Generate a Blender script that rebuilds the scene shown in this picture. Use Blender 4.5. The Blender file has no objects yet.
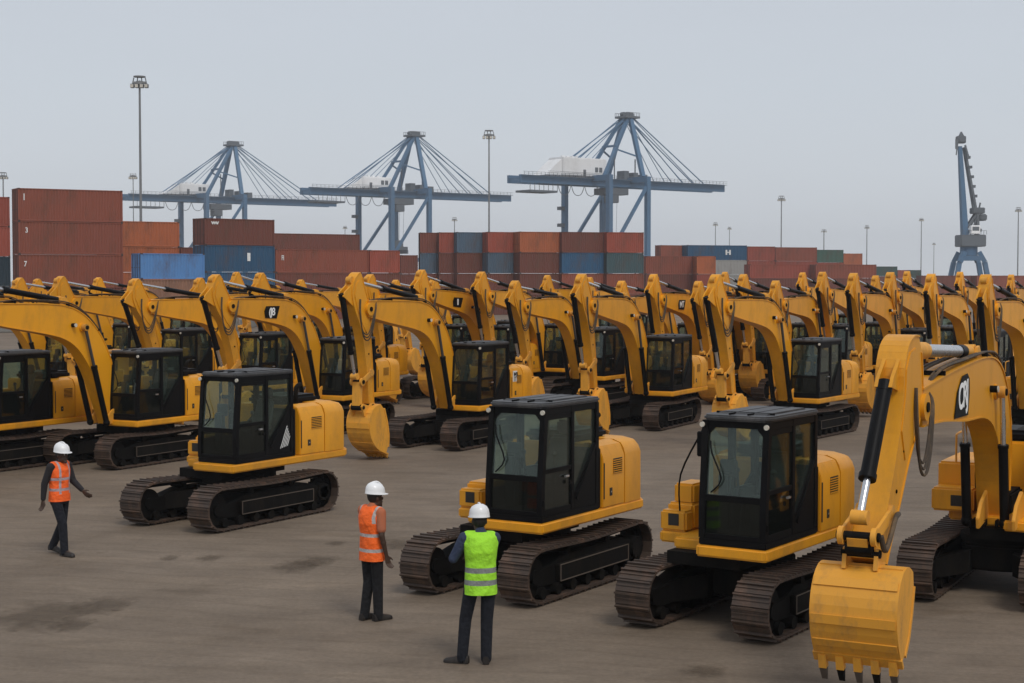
import bpy, bmesh, math, random
from mathutils import Vector, Matrix
random.seed(7)
R = math.radians
scene = bpy.context.scene
COL = scene.collection

# ------------------------------------------------------------------ materials
def newmat(name):
    m = bpy.data.materials.new(name); m.use_nodes = True
    nt = m.node_tree
    return m, nt, nt.nodes['Principled BSDF']

def paint(name, col, rough=.45, dirt=(.10, .06, .03), dirt_amt=.35, scale=1.6, metal=0, vary=.12, bump=.0, coat=0, gen='Object'):
    m, nt, b = newmat(name)
    N, L = nt.nodes, nt.links
    tc = N.new('ShaderNodeTexCoord')
    n1 = N.new('ShaderNodeTexNoise'); n1.inputs['Scale'].default_value = scale; n1.inputs['Detail'].default_value = 8; n1.inputs['Roughness'].default_value = .7
    n2 = N.new('ShaderNodeTexNoise'); n2.inputs['Scale'].default_value = scale*9; n2.inputs['Detail'].default_value = 6
    mp = N.new('ShaderNodeMapping'); mp.inputs['Scale'].default_value = (1, 1, .35)
    oi = N.new('ShaderNodeObjectInfo')
    L.new(tc.outputs[gen], mp.inputs[0]); L.new(mp.outputs[0], n1.inputs[0]); L.new(tc.outputs[gen], n2.inputs[0])
    r1 = N.new('ShaderNodeValToRGB'); r1.color_ramp.elements[0].position = .48; r1.color_ramp.elements[1].position = .78
    L.new(n1.outputs[0], r1.inputs[0])
    mul = N.new('ShaderNodeMath'); mul.operation = 'MULTIPLY'
    L.new(r1.outputs[0], mul.inputs[0]); L.new(n2.outputs[0], mul.inputs[1])
    m2 = N.new('ShaderNodeMath'); m2.operation = 'MULTIPLY'; m2.inputs[1].default_value = dirt_amt*2
    L.new(mul.outputs[0], m2.inputs[0])
    hs = N.new('ShaderNodeHueSaturation'); hs.inputs['Color'].default_value = (*col, 1)
    v = N.new('ShaderNodeMapRange'); v.inputs[3].default_value = 1-vary; v.inputs[4].default_value = 1+vary
    L.new(oi.outputs['Random'], v.inputs[0]); L.new(v.outputs[0], hs.inputs['Value'])
    mx = N.new('ShaderNodeMix'); mx.data_type = 'RGBA'
    L.new(m2.outputs[0], mx.inputs[0]); L.new(hs.outputs[0], mx.inputs[6]); mx.inputs[7].default_value = (*dirt, 1)
    L.new(mx.outputs[2], b.inputs['Base Color'])
    rr = N.new('ShaderNodeMapRange'); rr.inputs[3].default_value = rough-.06; rr.inputs[4].default_value = min(1, rough+.25)
    L.new(n1.outputs[0], rr.inputs[0]); L.new(rr.outputs[0], b.inputs['Roughness'])
    b.inputs['Metallic'].default_value = metal
    if coat: b.inputs['Coat Weight'].default_value = coat; b.inputs['Coat Roughness'].default_value = .15
    if bump:
        bp = N.new('ShaderNodeBump'); bp.inputs['Strength'].default_value = bump; bp.inputs['Distance'].default_value = .01
        L.new(n2.outputs[0], bp.inputs['Height']); L.new(bp.outputs[0], b.inputs['Normal'])
    return m

YEL = paint('yellow_paint', (.76, .325, .007), .34, (.22, .115, .035), .45, 1.3, vary=.09, bump=.05)
YELW = paint('worn_yellow_paint', (.74, .335, .03), .5, (.20, .12, .06), .7, 3.0, vary=.05, bump=.12)
BLK = paint('black_paint', (.0035, .0035, .004), .40, (.02, .017, .014), .35, 2.0, vary=.1)
BLK.node_tree.nodes['Principled BSDF'].inputs['Specular IOR Level'].default_value = .12
ROOF = paint('cab_roof_paint', (.045, .045, .047), .42, (.16, .15, .14), .8, 2.2, vary=.2)
DARK = paint('dark_steel', (.0045, .004, .0035), .7, (.028, .021, .015), .5, 3.0)
DARK.node_tree.nodes['Principled BSDF'].inputs['Specular IOR Level'].default_value = .12
SHOE = paint('track_shoe_steel', (.060, .040, .029), .5, (.17, .095, .06), 1.0, 4.0, metal=.15, bump=.3)
SOIL = paint('dusty_edge', (.11, .085, .065), .8, (.06, .045, .03), .6, 4.0)
RUB = paint('rubber', (.014, .013, .013), .6, (.07, .05, .03), .5, 5.0)
HOSE = paint('hose_rubber', (.05, .034, .02), .6, (.22, .13, .05), .9, 5.0)
CHR = paint('chrome', (.62, .62, .63), .18, (.4, .38, .36), .3, 4.0, metal=.9)
SEATM = paint('seat_fabric', (.06, .062, .068), .8, (.1, .1, .1), .3, 4.0)
LENS = paint('lamp_lens', (.6, .56, .48), .2, (.3, .25, .2), .4, 10.0)
WHT = paint('white_decal', (.78, .78, .76), .5, (.3, .27, .22), .4, 8.0)
GRIL = paint('grille_black', (.02, .017, .013), .6, (.08, .05, .03), .5, 8.0)
GRY = paint('grey_panel', (.035, .037, .042), .5, (.1, .09, .08), .4, 3.0)

def glassmat(name, tint, gl=.22):
    m = bpy.data.materials.new(name); m.use_nodes = True
    nt = m.node_tree; N, L = nt.nodes, nt.links
    for n in list(N): N.remove(n)
    out = N.new('ShaderNodeOutputMaterial'); tr = N.new('ShaderNodeBsdfTransparent'); tr.inputs[0].default_value = (*tint, 1)
    g = N.new('ShaderNodeBsdfGlossy'); g.inputs['Roughness'].default_value = .04; g.inputs[0].default_value = (.85, .9, .88, 1)
    d = N.new('ShaderNodeBsdfDiffuse'); d.inputs[0].default_value = (.16, .19, .17, 1)
    lw = N.new('ShaderNodeLayerWeight'); lw.inputs[0].default_value = .5; fr = N.new('ShaderNodeMath'); fr.operation = 'POWER'; fr.inputs[1].default_value = 3.5; L.new(lw.outputs['Facing'], fr.inputs[0])
    tc = N.new('ShaderNodeTexCoord'); nz = N.new('ShaderNodeTexNoise'); nz.inputs['Scale'].default_value = 1.1; nz.inputs['Detail'].default_value = 2
    L.new(tc.outputs['Object'], nz.inputs[0])
    ad = N.new('ShaderNodeMath'); ad.operation = 'MULTIPLY_ADD'; ad.inputs[1].default_value = .8; ad.inputs[2].default_value = .035
    L.new(fr.outputs[0], ad.inputs[0])
    mr = N.new('ShaderNodeMapRange'); mr.inputs[1].default_value = .35; mr.inputs[2].default_value = .75; mr.inputs[3].default_value = .03; mr.inputs[4].default_value = gl
    L.new(nz.outputs[0], mr.inputs[0])
    x1 = N.new('ShaderNodeMixShader'); x2 = N.new('ShaderNodeMixShader')
    L.new(mr.outputs[0], x1.inputs[0]); L.new(tr.outputs[0], x1.inputs[1]); L.new(d.outputs[0], x1.inputs[2])
    L.new(ad.outputs[0], x2.inputs[0]); L.new(x1.outputs[0], x2.inputs[1]); L.new(g.outputs[0], x2.inputs[2])
    L.new(x2.outputs[0], out.inputs[0])
    return m
GLS = glassmat('tinted_glass', (.80, .88, .83), .13)
GLD = glassmat('dark_glass', (.30, .34, .31), .05)

# ------------------------------------------------------------------ mesh builder
class MB:
    def __init__(s): s.bm = bmesh.new(); s.mats = []; s.cur = 0
    def mat(s, m):
        if m not in s.mats: s.mats.append(m)
        s.cur = s.mats.index(m); return s
    def _fin(s, faces, verts, bev, seg=2):
        for f in faces: f.material_index = s.cur
        if bev > 0:
            es = set()
            for f in faces: es.update(f.edges)
            r = bmesh.ops.bevel(s.bm, geom=list(es), offset=bev, segments=seg, affect='EDGES', clamp_overlap=True, material=-1)
            for f in r['faces']: f.material_index = s.cur
    def box(s, a, b, bev=0, M=None, seg=2):
        x0, y0, z0 = a; x1, y1, z1 = b
        if x0 > x1: x0, x1 = x1, x0
        if y0 > y1: y0, y1 = y1, y0
        if z0 > z1: z0, z1 = z1, z0
        co = [(x0,y0,z0),(x1,y0,z0),(x1,y1,z0),(x0,y1,z0),(x0,y0,z1),(x1,y0,z1),(x1,y1,z1),(x0,y1,z1)]
        return s.hexa(co, bev, M, seg)
    def hexa(s, co, bev=0, M=None, seg=2):
        vs = [s.bm.verts.new(M @ Vector(c) if M else c) for c in co]
        fs = [s.bm.faces.new([vs[i] for i in q]) for q in ((3,2,1,0),(4,5,6,7),(0,1,5,4),(1,2,6,5),(2,3,7,6),(3,0,4,7))]
        s._fin(fs, vs, bev, seg); return s
    def loft(s, A, B, bev=0, seg=2):
        va = [s.bm.verts.new(c) for c in A]; vb = [s.bm.verts.new(c) for c in B]; n = len(A)
        fs = [s.bm.faces.new(va[::-1]), s.bm.faces.new(vb)]
        for i in range(n): fs.append(s.bm.faces.new((va[i], va[(i+1) % n], vb[(i+1) % n], vb[i])))
        bmesh.ops.recalc_face_normals(s.bm, faces=fs)
        s._fin(fs, va+vb, bev, seg); return s
    def prism(s, pr, y0, y1, bev=0, seg=2):      # profile in x,z swept along y
        return s.loft([(x, y0, z) for x, z in pr], [(x, y1, z) for x, z in pr], bev, seg)
    def slab(s, pr, z0, z1, bev=0, seg=2):       # profile in x,y swept along z
        return s.loft([(x, y, z0) for x, y in pr], [(x, y, z1) for x, y in pr], bev, seg)
    def cyl(s, p0, p1, r, n=14, r2=None):
        p0, p1 = Vector(p0), Vector(p1); d = (p1-p0).normalized()
        up = Vector((0,0,1)) if abs(d.z) < .9 else Vector((1,0,0))
        a = d.cross(up).normalized(); b = d.cross(a); r2 = r if r2 is None else r2
        A = [p0+(a*math.cos(t)+b*math.sin(t))*r for t in [2*math.pi*i/n for i in range(n)]]
        B = [p1+(a*math.cos(t)+b*math.sin(t))*r2 for t in [2*math.pi*i/n for i in range(n)]]
        return s.loft(A, B)
    def bar(s, p0, p1, w, h=None):               # rectangular bar
        h = w if h is None else h
        p0, p1 = Vector(p0), Vector(p1); d = (p1-p0).normalized()
        up = Vector((0,0,1)) if abs(d.z) < .95 else Vector((1,0,0))
        a = d.cross(up).normalized()*w/2; b = a.cross(d).normalized()*h/2
        return s.loft([p0-a-b, p0+a-b, p0+a+b, p0-a+b], [p1-a-b, p1+a-b, p1+a+b, p1-a+b])
    def tube(s, pts, r, n=7, smooth=5):
        P = [Vector(p) for p in pts]
        if smooth and len(P) > 2:
            Q = []
            for i in range(len(P)-1):
                p0 = P[max(i-1,0)]; p1 = P[i]; p2 = P[i+1]; p3 = P[min(i+2, len(P)-1)]
                for k in range(smooth):
                    t = k/smooth
                    Q.append(.5*((2*p1)+(p2-p0)*t+(2*p0-5*p1+4*p2-p3)*t*t+(3*p1-p0-3*p2+p3)*t**3))
            Q.append(P[-1]); P = Q
        rings = []; a = None
        for i, p in enumerate(P):
            d = (P[min(i+1,len(P)-1)]-P[max(i-1,0)]).normalized()
            if a is None:
                up = Vector((0,0,1)) if abs(d.z) < .9 else Vector((1,0,0)); a = d.cross(up).normalized()
            else: a = (a-d*a.dot(d)).normalized()
            b = d.cross(a); rr = r[min(i, len(r)-1)] if isinstance(r, (list,tuple)) else r
            rings.append([s.bm.verts.new(p+(a*math.cos(t)+b*math.sin(t))*rr) for t in [2*math.pi*k/n for k in range(n)]])
        fs = []
        for i in range(len(rings)-1):
            for k in range(n): fs.append(s.bm.faces.new((rings[i][k], rings[i][(k+1)%n], rings[i+1][(k+1)%n], rings[i+1][k])))
        fs.append(s.bm.faces.new(rings[0][::-1])); fs.append(s.bm.faces.new(rings[-1]))
        bmesh.ops.recalc_face_normals(s.bm, faces=fs)
        for f in fs: f.material_index = s.cur
        return s
    def ball(s, c, r, sc=(1,1,1), n=12):
        M = Matrix.Translation(c) @ Matrix.Diagonal((sc[0], sc[1], sc[2], 1))
        r_ = bmesh.ops.create_uvsphere(s.bm, u_segments=n, v_segments=max(6, n*2//3), radius=r, matrix=M)
        for v in r_['verts']:
            for f in v.link_faces: f.material_index = s.cur
        return s
    def capsule(s, p0, p1, r0, r1, n=12):
        s.cyl(p0, p1, r0, n, r1); s.ball(p0, r0, n=n); s.ball(p1, r1, n=n); return s
    def build(s, name, parent=None, off=None, ang=32):
        if off: bmesh.ops.translate(s.bm, vec=-Vector(off), verts=s.bm.verts)
        me = bpy.data.meshes.new(name); s.bm.to_mesh(me); s.bm.free()
        for m in s.mats: me.materials.append(m)
        me.polygons.foreach_set('use_smooth', [True]*len(me.polygons)); me.set_sharp_from_angle(angle=R(ang))
        o = bpy.data.objects.new(name, me); COL.objects.link(o)
        if parent: o.parent = parent
        if off: o.location = off
        return o

def tag(o, label=None, cat=None, group=None, kind=None):
    if label: o['label'] = label
    if cat: o['category'] = cat
    if group: o['group'] = group
    if kind: o['kind'] = kind
    return o
def empty(name, loc=(0,0,0), rz=0):
    o = bpy.data.objects.new(name, None); COL.objects.link(o); o.location = loc; o.rotation_euler = (0,0,rz); o.empty_display_size = .3
    return o
def copy_tree(o, parent=None, skip=()):
    c = o.copy(); COL.objects.link(c); c.parent = parent
    for ch in list(o.children):
        if ch.name.split('.')[0] in skip: continue
        copy_tree(ch, c, skip)
    return c

def text_into(name, body, size, mat, parent, origin, xdir, ydir, depth=.004, squash=1.0, shear=0):
    cu = bpy.data.curves.new('lettering', 'FONT'); cu.body = body; cu.size = size; cu.extrude = depth; cu.align_x = 'CENTER'; cu.align_y = 'CENTER'; cu.offset = size*.022; cu.shear = shear; cu.space_character = .82
    t = bpy.data.objects.new('lettering_tmp', cu); COL.objects.link(t)
    dg = bpy.context.evaluated_depsgraph_get(); me = bpy.data.meshes.new_from_object(t.evaluated_get(dg))
    bpy.data.objects.remove(t); bpy.data.curves.remove(cu)
    x = Vector(xdir).normalized(); y = Vector(ydir).normalized(); z = x.cross(y)
    M = Matrix((x*squash, y, z)).transposed().to_4x4(); M.translation = Vector(origin)
    me.transform(M); me.materials.clear(); me.materials.append(mat)
    o = bpy.data.objects.new(name, me); COL.objects.link(o); o.parent = parent
    return o

# ------------------------------------------------------------------ excavator
TL, TW, TH, GA = 3.78, .50, .79, 1.66
def track_path():
    r = TH/2-.02; a = TL/2-r-.02; P = []
    nb = 17
    for i in range(nb): P.append((-a+2*a*i/nb, 0.02, 0))                      # bottom going forward
    na = 7
    L = 2*a; arc = math.pi*r; step = L/nb; na = round(arc/step)
    for i in range(na): t = math.pi*i/na; P.append((a+r*math.sin(t), .02+r-r*math.cos(t), t))
    for i in range(nb):
        u = i/nb; P.append((a-2*a*u, .02+2*r-.035*math.sin(math.pi*u)**2*1.0, math.pi))
    for i in range(na): t = math.pi*i/na; P.append((-a-r*math.sin(t), .02+r+r*math.cos(t), math.pi+t))
    return P
def dense_path():
    P = track_path(); Q = []
    n = len(P)
    for i in range(n):
        x0, z0, t0 = P[i]; x1, z1, t1 = P[(i+1) % n]
        if t1 < t0: t1 += 2*math.pi
        for k in range(1):
            Q.append((x0, z0, t0))
    # resample to even pitch
    pts = [Vector((p[0], p[1])) for p in Q]+[Vector((Q[0][0], Q[0][1]))]
    cum = [0]
    for i in range(len(pts)-1): cum.append(cum[-1]+(pts[i+1]-pts[i]).length)
    N = 49; out = []
    for k in range(N):
        s = cum[-1]*k/N
        j = max(i for i in range(len(cum)-1) if cum[i] <= s+1e-9)
        f = (s-cum[j])/(cum[j+1]-cum[j]); out.append(pts[j].lerp(pts[j+1], f))
    return out
def make_track(parent, side):
    P = dense_path(); n = len(P); yc = side*GA/2
    m = MB().mat(SHOE)
    for k in range(n):
        p = P[k]; d = (P[(k+1) % n]-P[k-1]).normalized(); no = Vector((d.y, -d.x))  # outward
        pitch = (P[(k+1) % n]-p).length
        def pt(u, v, y): q = p+d*u+no*v; return (q.x, y, q.y+.02)
        h = pitch*.47
        for (u0, u1, v0, v1) in ((-h, h, -.03, 0.0), (h-.028, h-.004, 0.0, .03), (-.008, .010, 0, .014)):
            A = [pt(u0, v0, yc-TW/2), pt(u1, v0, yc-TW/2), pt(u1, v1, yc-TW/2), pt(u0, v1, yc-TW/2)]
            B = [(a, yc+TW/2, c) for a, _, c in A]
            m.loft(A, B)
        m.mat(DARK)
        A = [pt(-pitch*.55, -.11, yc-.09), pt(pitch*.55, -.11, yc-.09), pt(pitch*.55, -.03, yc-.09), pt(-pitch*.55, -.03, yc-.09)]
        m.loft(A, [(a, yc+.09, c) for a, _, c in A]); m.mat(SHOE)
    tr = m.build('crawler_track', parent)
    f = MB().mat(DARK)
    a = TL/2-TH/2
    prof = [(-a-.02, .22), (a-.12, .22), (a+.05, .34), (a+.05, .46), (a-.35, .50), (a-.8, .60), (-a+.5, .62), (-a+.2, .55), (-a-.02, .50)]
    f.prism(prof, yc-.13, yc+.13, .015)
    yo = yc+side*.13
    f.prism([(-a+.35, .26), (a-.55, .26), (a-.55, .50), (-a+.35, .50)], min(yo, yo+side*.085), max(yo, yo+side*.085), .012)
    for k in range(7):
        x = -a+.3+k*(2*a-.45)/6
        f.cyl((x, yc-.19, .155), (x, yc+.19, .155), .085, 14)
    for x in (-.55, .6): f.cyl((x, yc-.16, .655), (x, yc+.16, .655), .06, 12)
    f.mat(SOIL)
    y2 = yo+side*.088
    for (x0, z0, x1, z1) in ((-a+.37, .265, a-.57, .265), (-a+.37, .495, a-.57, .495), (-a+.37, .265, -a+.37, .495), (a-.57, .265, a-.57, .495)):
        f.bar((x0, y2, z0), (x1, y2, z1), .012, .012)
    f.build('track_frame', tr)
    w = MB().mat(DARK)
    zc = TH/2
    w.cyl((a, yc-.12, zc), (a, yc+.12, zc), .27, 28); w.cyl((a, yc-.17, zc), (a, yc+.17, zc), .11, 16)
    w.build('idler_wheel', tr)
    w = MB().mat(DARK)
    xs = -a
    n = 21; prof = []
    for i in range(n*2):
        t = math.pi*i/n; r = .30 if i % 2 else .25; prof.append((xs+r*math.cos(t), zc+r*math.sin(t)))
    w.prism(prof, yc-.04, yc+.04)
    w.cyl((xs, yc-.15, zc), (xs, yc+.19, zc) if side > 0 else (xs, yc+.15, zc), .17, 20)
    w.cyl((xs, yc-.19, zc), (xs, yc+.19, zc), .12, 16)
    for i in range(8):
        t = math.pi*i/4; w.cyl((xs+.145*math.cos(t), yc-.2, zc+.145*math.sin(t)), (xs+.145*math.cos(t), yc+.2, zc+.145*math.sin(t)), .014, 6)
    w.build('drive_sprocket', tr)
    return tr

def smooth_pts(P, k=3):
    V = [Vector(p) for p in P]; Q = []
    for i in range(len(V)-1):
        p0 = V[max(i-1, 0)]; p1 = V[i]; p2 = V[i+1]; p3 = V[min(i+2, len(V)-1)]
        for j in range(k):
            t = j/k; Q.append(tuple(.5*((2*p1)+(p2-p0)*t+(2*p0-5*p1+4*p2-p3)*t*t+(3*p1-p0-3*p2+p3)*t**3)))
    Q.append(tuple(V[-1])); return Q
BY = -.42     # boom centre line
def cab_part(root):
    x0, x1, xt = -.763, .90, .80
    y0, y1 = -.316, .621
    z0, zm, z1 = 1.12, 1.74, 2.72
    def X(z): return x1+(xt-x1)*max(0, (z-1.6))/(z1-1.6)
    m = MB().mat(BLK)
    m.box((x0, y0, z0), (x1, y1, z0+.09), .012)
    P = .085
    for y in (y0, y1-P):      # front pillars (raked above the knee)
        m.hexa([(x1-P, y, z0+.09), (x1, y, z0+.09), (x1, y+P, z0+.09), (x1-P, y+P, z0+.09), (x1-P, y, 1.6), (x1, y, 1.6), (x1, y+P, 1.6), (x1-P, y+P, 1.6)])
        m.hexa([(x1-P, y, 1.6), (x1, y, 1.6), (x1, y+P, 1.6), (x1-P, y+P, 1.6), (xt-P, y, z1), (xt, y, z1), (xt, y+P, z1), (xt-P, y+P, z1)], 0)
        m.box((x0, y, z0+.09), (x0+.10, y+P, z1), .01)
    # mid pillar, left and right
    for y in (y0+.003, y1-P-.003):
        m.box((-.03, y, z0+.09), (.06, y+P, z1), .008)
        m.box((x0+.1, y+.004, z1-.10), (xt-P, y+P-.004, z1), .008)
    # front cross bars
    m.box((x1-.06, y0+P, zm-.05), (x1-.004, y1-P, zm+.03), .006)
    m.box((x1-.06, y0+P, z0+.09), (x1-.003, y1-P, z0+.15), .006)
    m.box((xt-.08, y0+P, z1-.09), (xt-.01, y1-P, z1), .006)
    # window corner gussets
    for y, sg in ((y0+P, 1), (y1-P, -1)):
        m.loft([(xt-.03, y, z1-.09), (xt-.03, y+sg*.09, z1-.09), (xt-.02, y, z1-.19)], [(xt-.012, y, z1-.09), (xt-.012, y+sg*.09, z1-.09), (xt-.004, y, z1-.19)])
    # door: rails and waist bar
    m.box((.06, y1-.06, z0+.09), (x1-P, y1-.012, z0+.17), .005)
    m.box((.06, y1-.055, 1.80), (x1-P, y1-.006, 1.86), .005)
    m.box((.06, y1-.06, z1-.17), (xt-P, y1-.012, z1-.10), .005)
    m.cyl((.14, y1+.01, 1.62), (.14, y1+.03, 1.62), .03, 10)
    # rear quarter panel with diagonal upper edge
    m.prism([(-.03, z0+.09), (x0+.10, z0+.09), (x0+.10, 2.12), (x0+.02+.12, 2.10), (-.03, 1.42)], y1-.06, y1-.008, .006)
    m.bar((-.08, y1+.004, 1.35), (x0+.12, y1+.004, 2.10), .03, .045)
    m.prism([(-.03, z0+.09), (x0+.10, z0+.09), (x0+.10, 1.9), (-.03, 1.5)], y0+.008, y0+.06, .006)
    m.box((.06, y0+.012, z0+.09), (x1-P, y0+.05, 1.55), .005)
    # back panel
    m.box((x0+.01, y0+P, z0+.09), (x0+.06, y1-P, 1.80), .005)
    m.box((x0+.01, y0+P, z1-.12), (x0+.07, y1-P, z1), .005)
    # hinges and seals on the near front pillar
    for z in (1.35, 2.3): m.box((x1-.05, y1, z), (x1-.015, y1+.018, z+.09), .004)
    cab = m.build('cab', root)
    m = MB().mat(ROOF)
    m.slab([(x0-.02, y0+.02), (x0+.03, y0-.025), (xt-.10, y0-.025), (xt+.045, y0+.05), (xt+.045, y1-.05), (xt-.10, y1+.025), (x0+.03, y1+.025), (x0-.02, y1-.02)], z1, z1+.075, .025, 3)
    m.prism([(x0+.12, z1+.07), (xt-.2, z1+.07), (xt-.24, z1+.095), (x0+.16, z1+.095)], y0+.12, y1-.12, .008)
    m.mat(BLK)
    for y in (y0+.34, y0+.60): m.box((x0+.06, y, z1+.072), (xt-.06, y+.02, z1+.099), .004)
    m.box((xt-.3, y0+.06, z1+.07), (xt-.28, y1-.06, z1+.101), .004)
    m.build('cab_roof', cab)
    t = .012
    m = MB().mat(GLS)
    m.hexa([(X(zm)-.035, y0+P, zm+.03), (X(zm)-.028, y0+P, zm+.03), (X(zm)-.028, y1-P, zm+.03), (X(zm)-.035, y1-P, zm+.03),
            (xt-.035, y0+P, z1-.09), (xt-.028, y0+P, z1-.09), (xt-.028, y1-P, z1-.09), (xt-.035, y1-P, z1-.09)])
    m.build('windshield', cab)
    m = MB().mat(GLD); m.box((x1-.04, y0+P, z0+.15), (x1-.03, y1-P, zm-.05)); m.build('lower_front_window', cab)
    m = MB().mat(GLS)
    m.loft([(.06, y1-.04, 1.86), (X(1.86)-P, y1-.04, 1.86), (xt-P, y1-.04, z1-.17), (.06, y1-.04, z1-.17)], [(.06, y1-.03, 1.86), (X(1.86)-P, y1-.03, 1.86), (xt-P, y1-.03, z1-.17), (.06, y1-.03, z1-.17)])
    m.mat(GLD)
    m.box((.06, y1-.04, z0+.17), (x1-P, y1-.03, 1.80))
    m.build('door_window', cab)
    m = MB().mat(GLS)
    A = [(-.03, 1.42), (x0+.10, 2.11), (x0+.10, z1-.10), (-.03, z1-.10)]
    m.prism(A, y1-.045, y1-.036); m.build('quarter_window', cab)
    m = MB().mat(GLS)
    m.box((.06, y0+.03, 1.55), (xt-P, y0+.036, z1-.1)); m.prism([(-.03, 1.5), (x0+.1, 1.9), (x0+.1, z1-.1), (-.03, z1-.1)], y0+.03, y0+.036)
    m.build('right_side_window', cab)
    m = MB().mat(GLS); m.box((x0+.03, y0+P, 1.80), (x0+.038, y1-P, z1-.12)); m.build('rear_window', cab)
    # interior
    m = MB().mat(SEATM); yc = (y0+y1)/2
    m.box((-.35, yc-.24, 1.50), (.12, yc+.24, 1.64), .05); 
    m.hexa([(-.42, yc-.22, 1.62), (-.28, yc-.22, 1.62), (-.28, yc+.22, 1.62), (-.42, yc+.22, 1.62), (-.56, yc-.2, 2.22), (-.45, yc-.2, 2.22), (-.45, yc+.2, 2.22), (-.56, yc+.2, 2.22)], .04)
    m.box((-.60, yc-.12, 2.24), (-.50, yc+.12, 2.44), .03)
    m.box((-.3, yc-.15, 1.22), (.05, yc+.15, 1.50), .02)
    m.mat(GRY)
    for s in (-1, 1):
        m.box((-.25, yc+s*.26-.05, 1.55), (.22, yc+s*.26+.05, 1.80), .03)
        m.cyl((.17, yc+s*.26, 1.8), (.20, yc+s*.26, 2.0), .02, 8); m.ball((.20, yc+s*.26, 2.02), .04)
    m.box((.45, y0+.12, 1.3), (.60, y0+.30, 2.02), .03); m.box((.40, y0+.08, 1.95), (.46, y0+.32, 2.18), .015)
    m.cyl((.5, yc-.08, 1.22), (.42, yc-.08, 1.62), .012, 8); m.cyl((.5, yc+.08, 1.22), (.42, yc+.08, 1.62), .012, 8)
    m.build('operator_seat', cab)
    m = MB().mat(BLK)
    zz = zm+.06
    m.tube([(X(zz)+.012, yc-.30, zz), (X(2.0)+.018, yc-.16, 1.98), (X(2.2)+.016, yc-.30, 2.3), (X(2.4)+.012, yc-.33, 2.46)], .011, 6, 3)
    m.build('wiper', cab)
    for y in (y0+.02, y1-.02):
        m = MB().mat(BLK); m.box((xt-.02, y-.035, z1-.09), (xt+.035, y+.035, z1-.02), .01)
        m.mat(LENS); m.cyl((xt+.035, y, z1-.055), (xt+.06, y, z1-.055), .034, 12)
        m.build('work_light', cab)
    m = MB().mat(CHR); m.box((.16, y1-.01, 1.70), (.26, y1+.025, 1.73), .005); m.build('door_handle', cab)
    return cab

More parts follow.
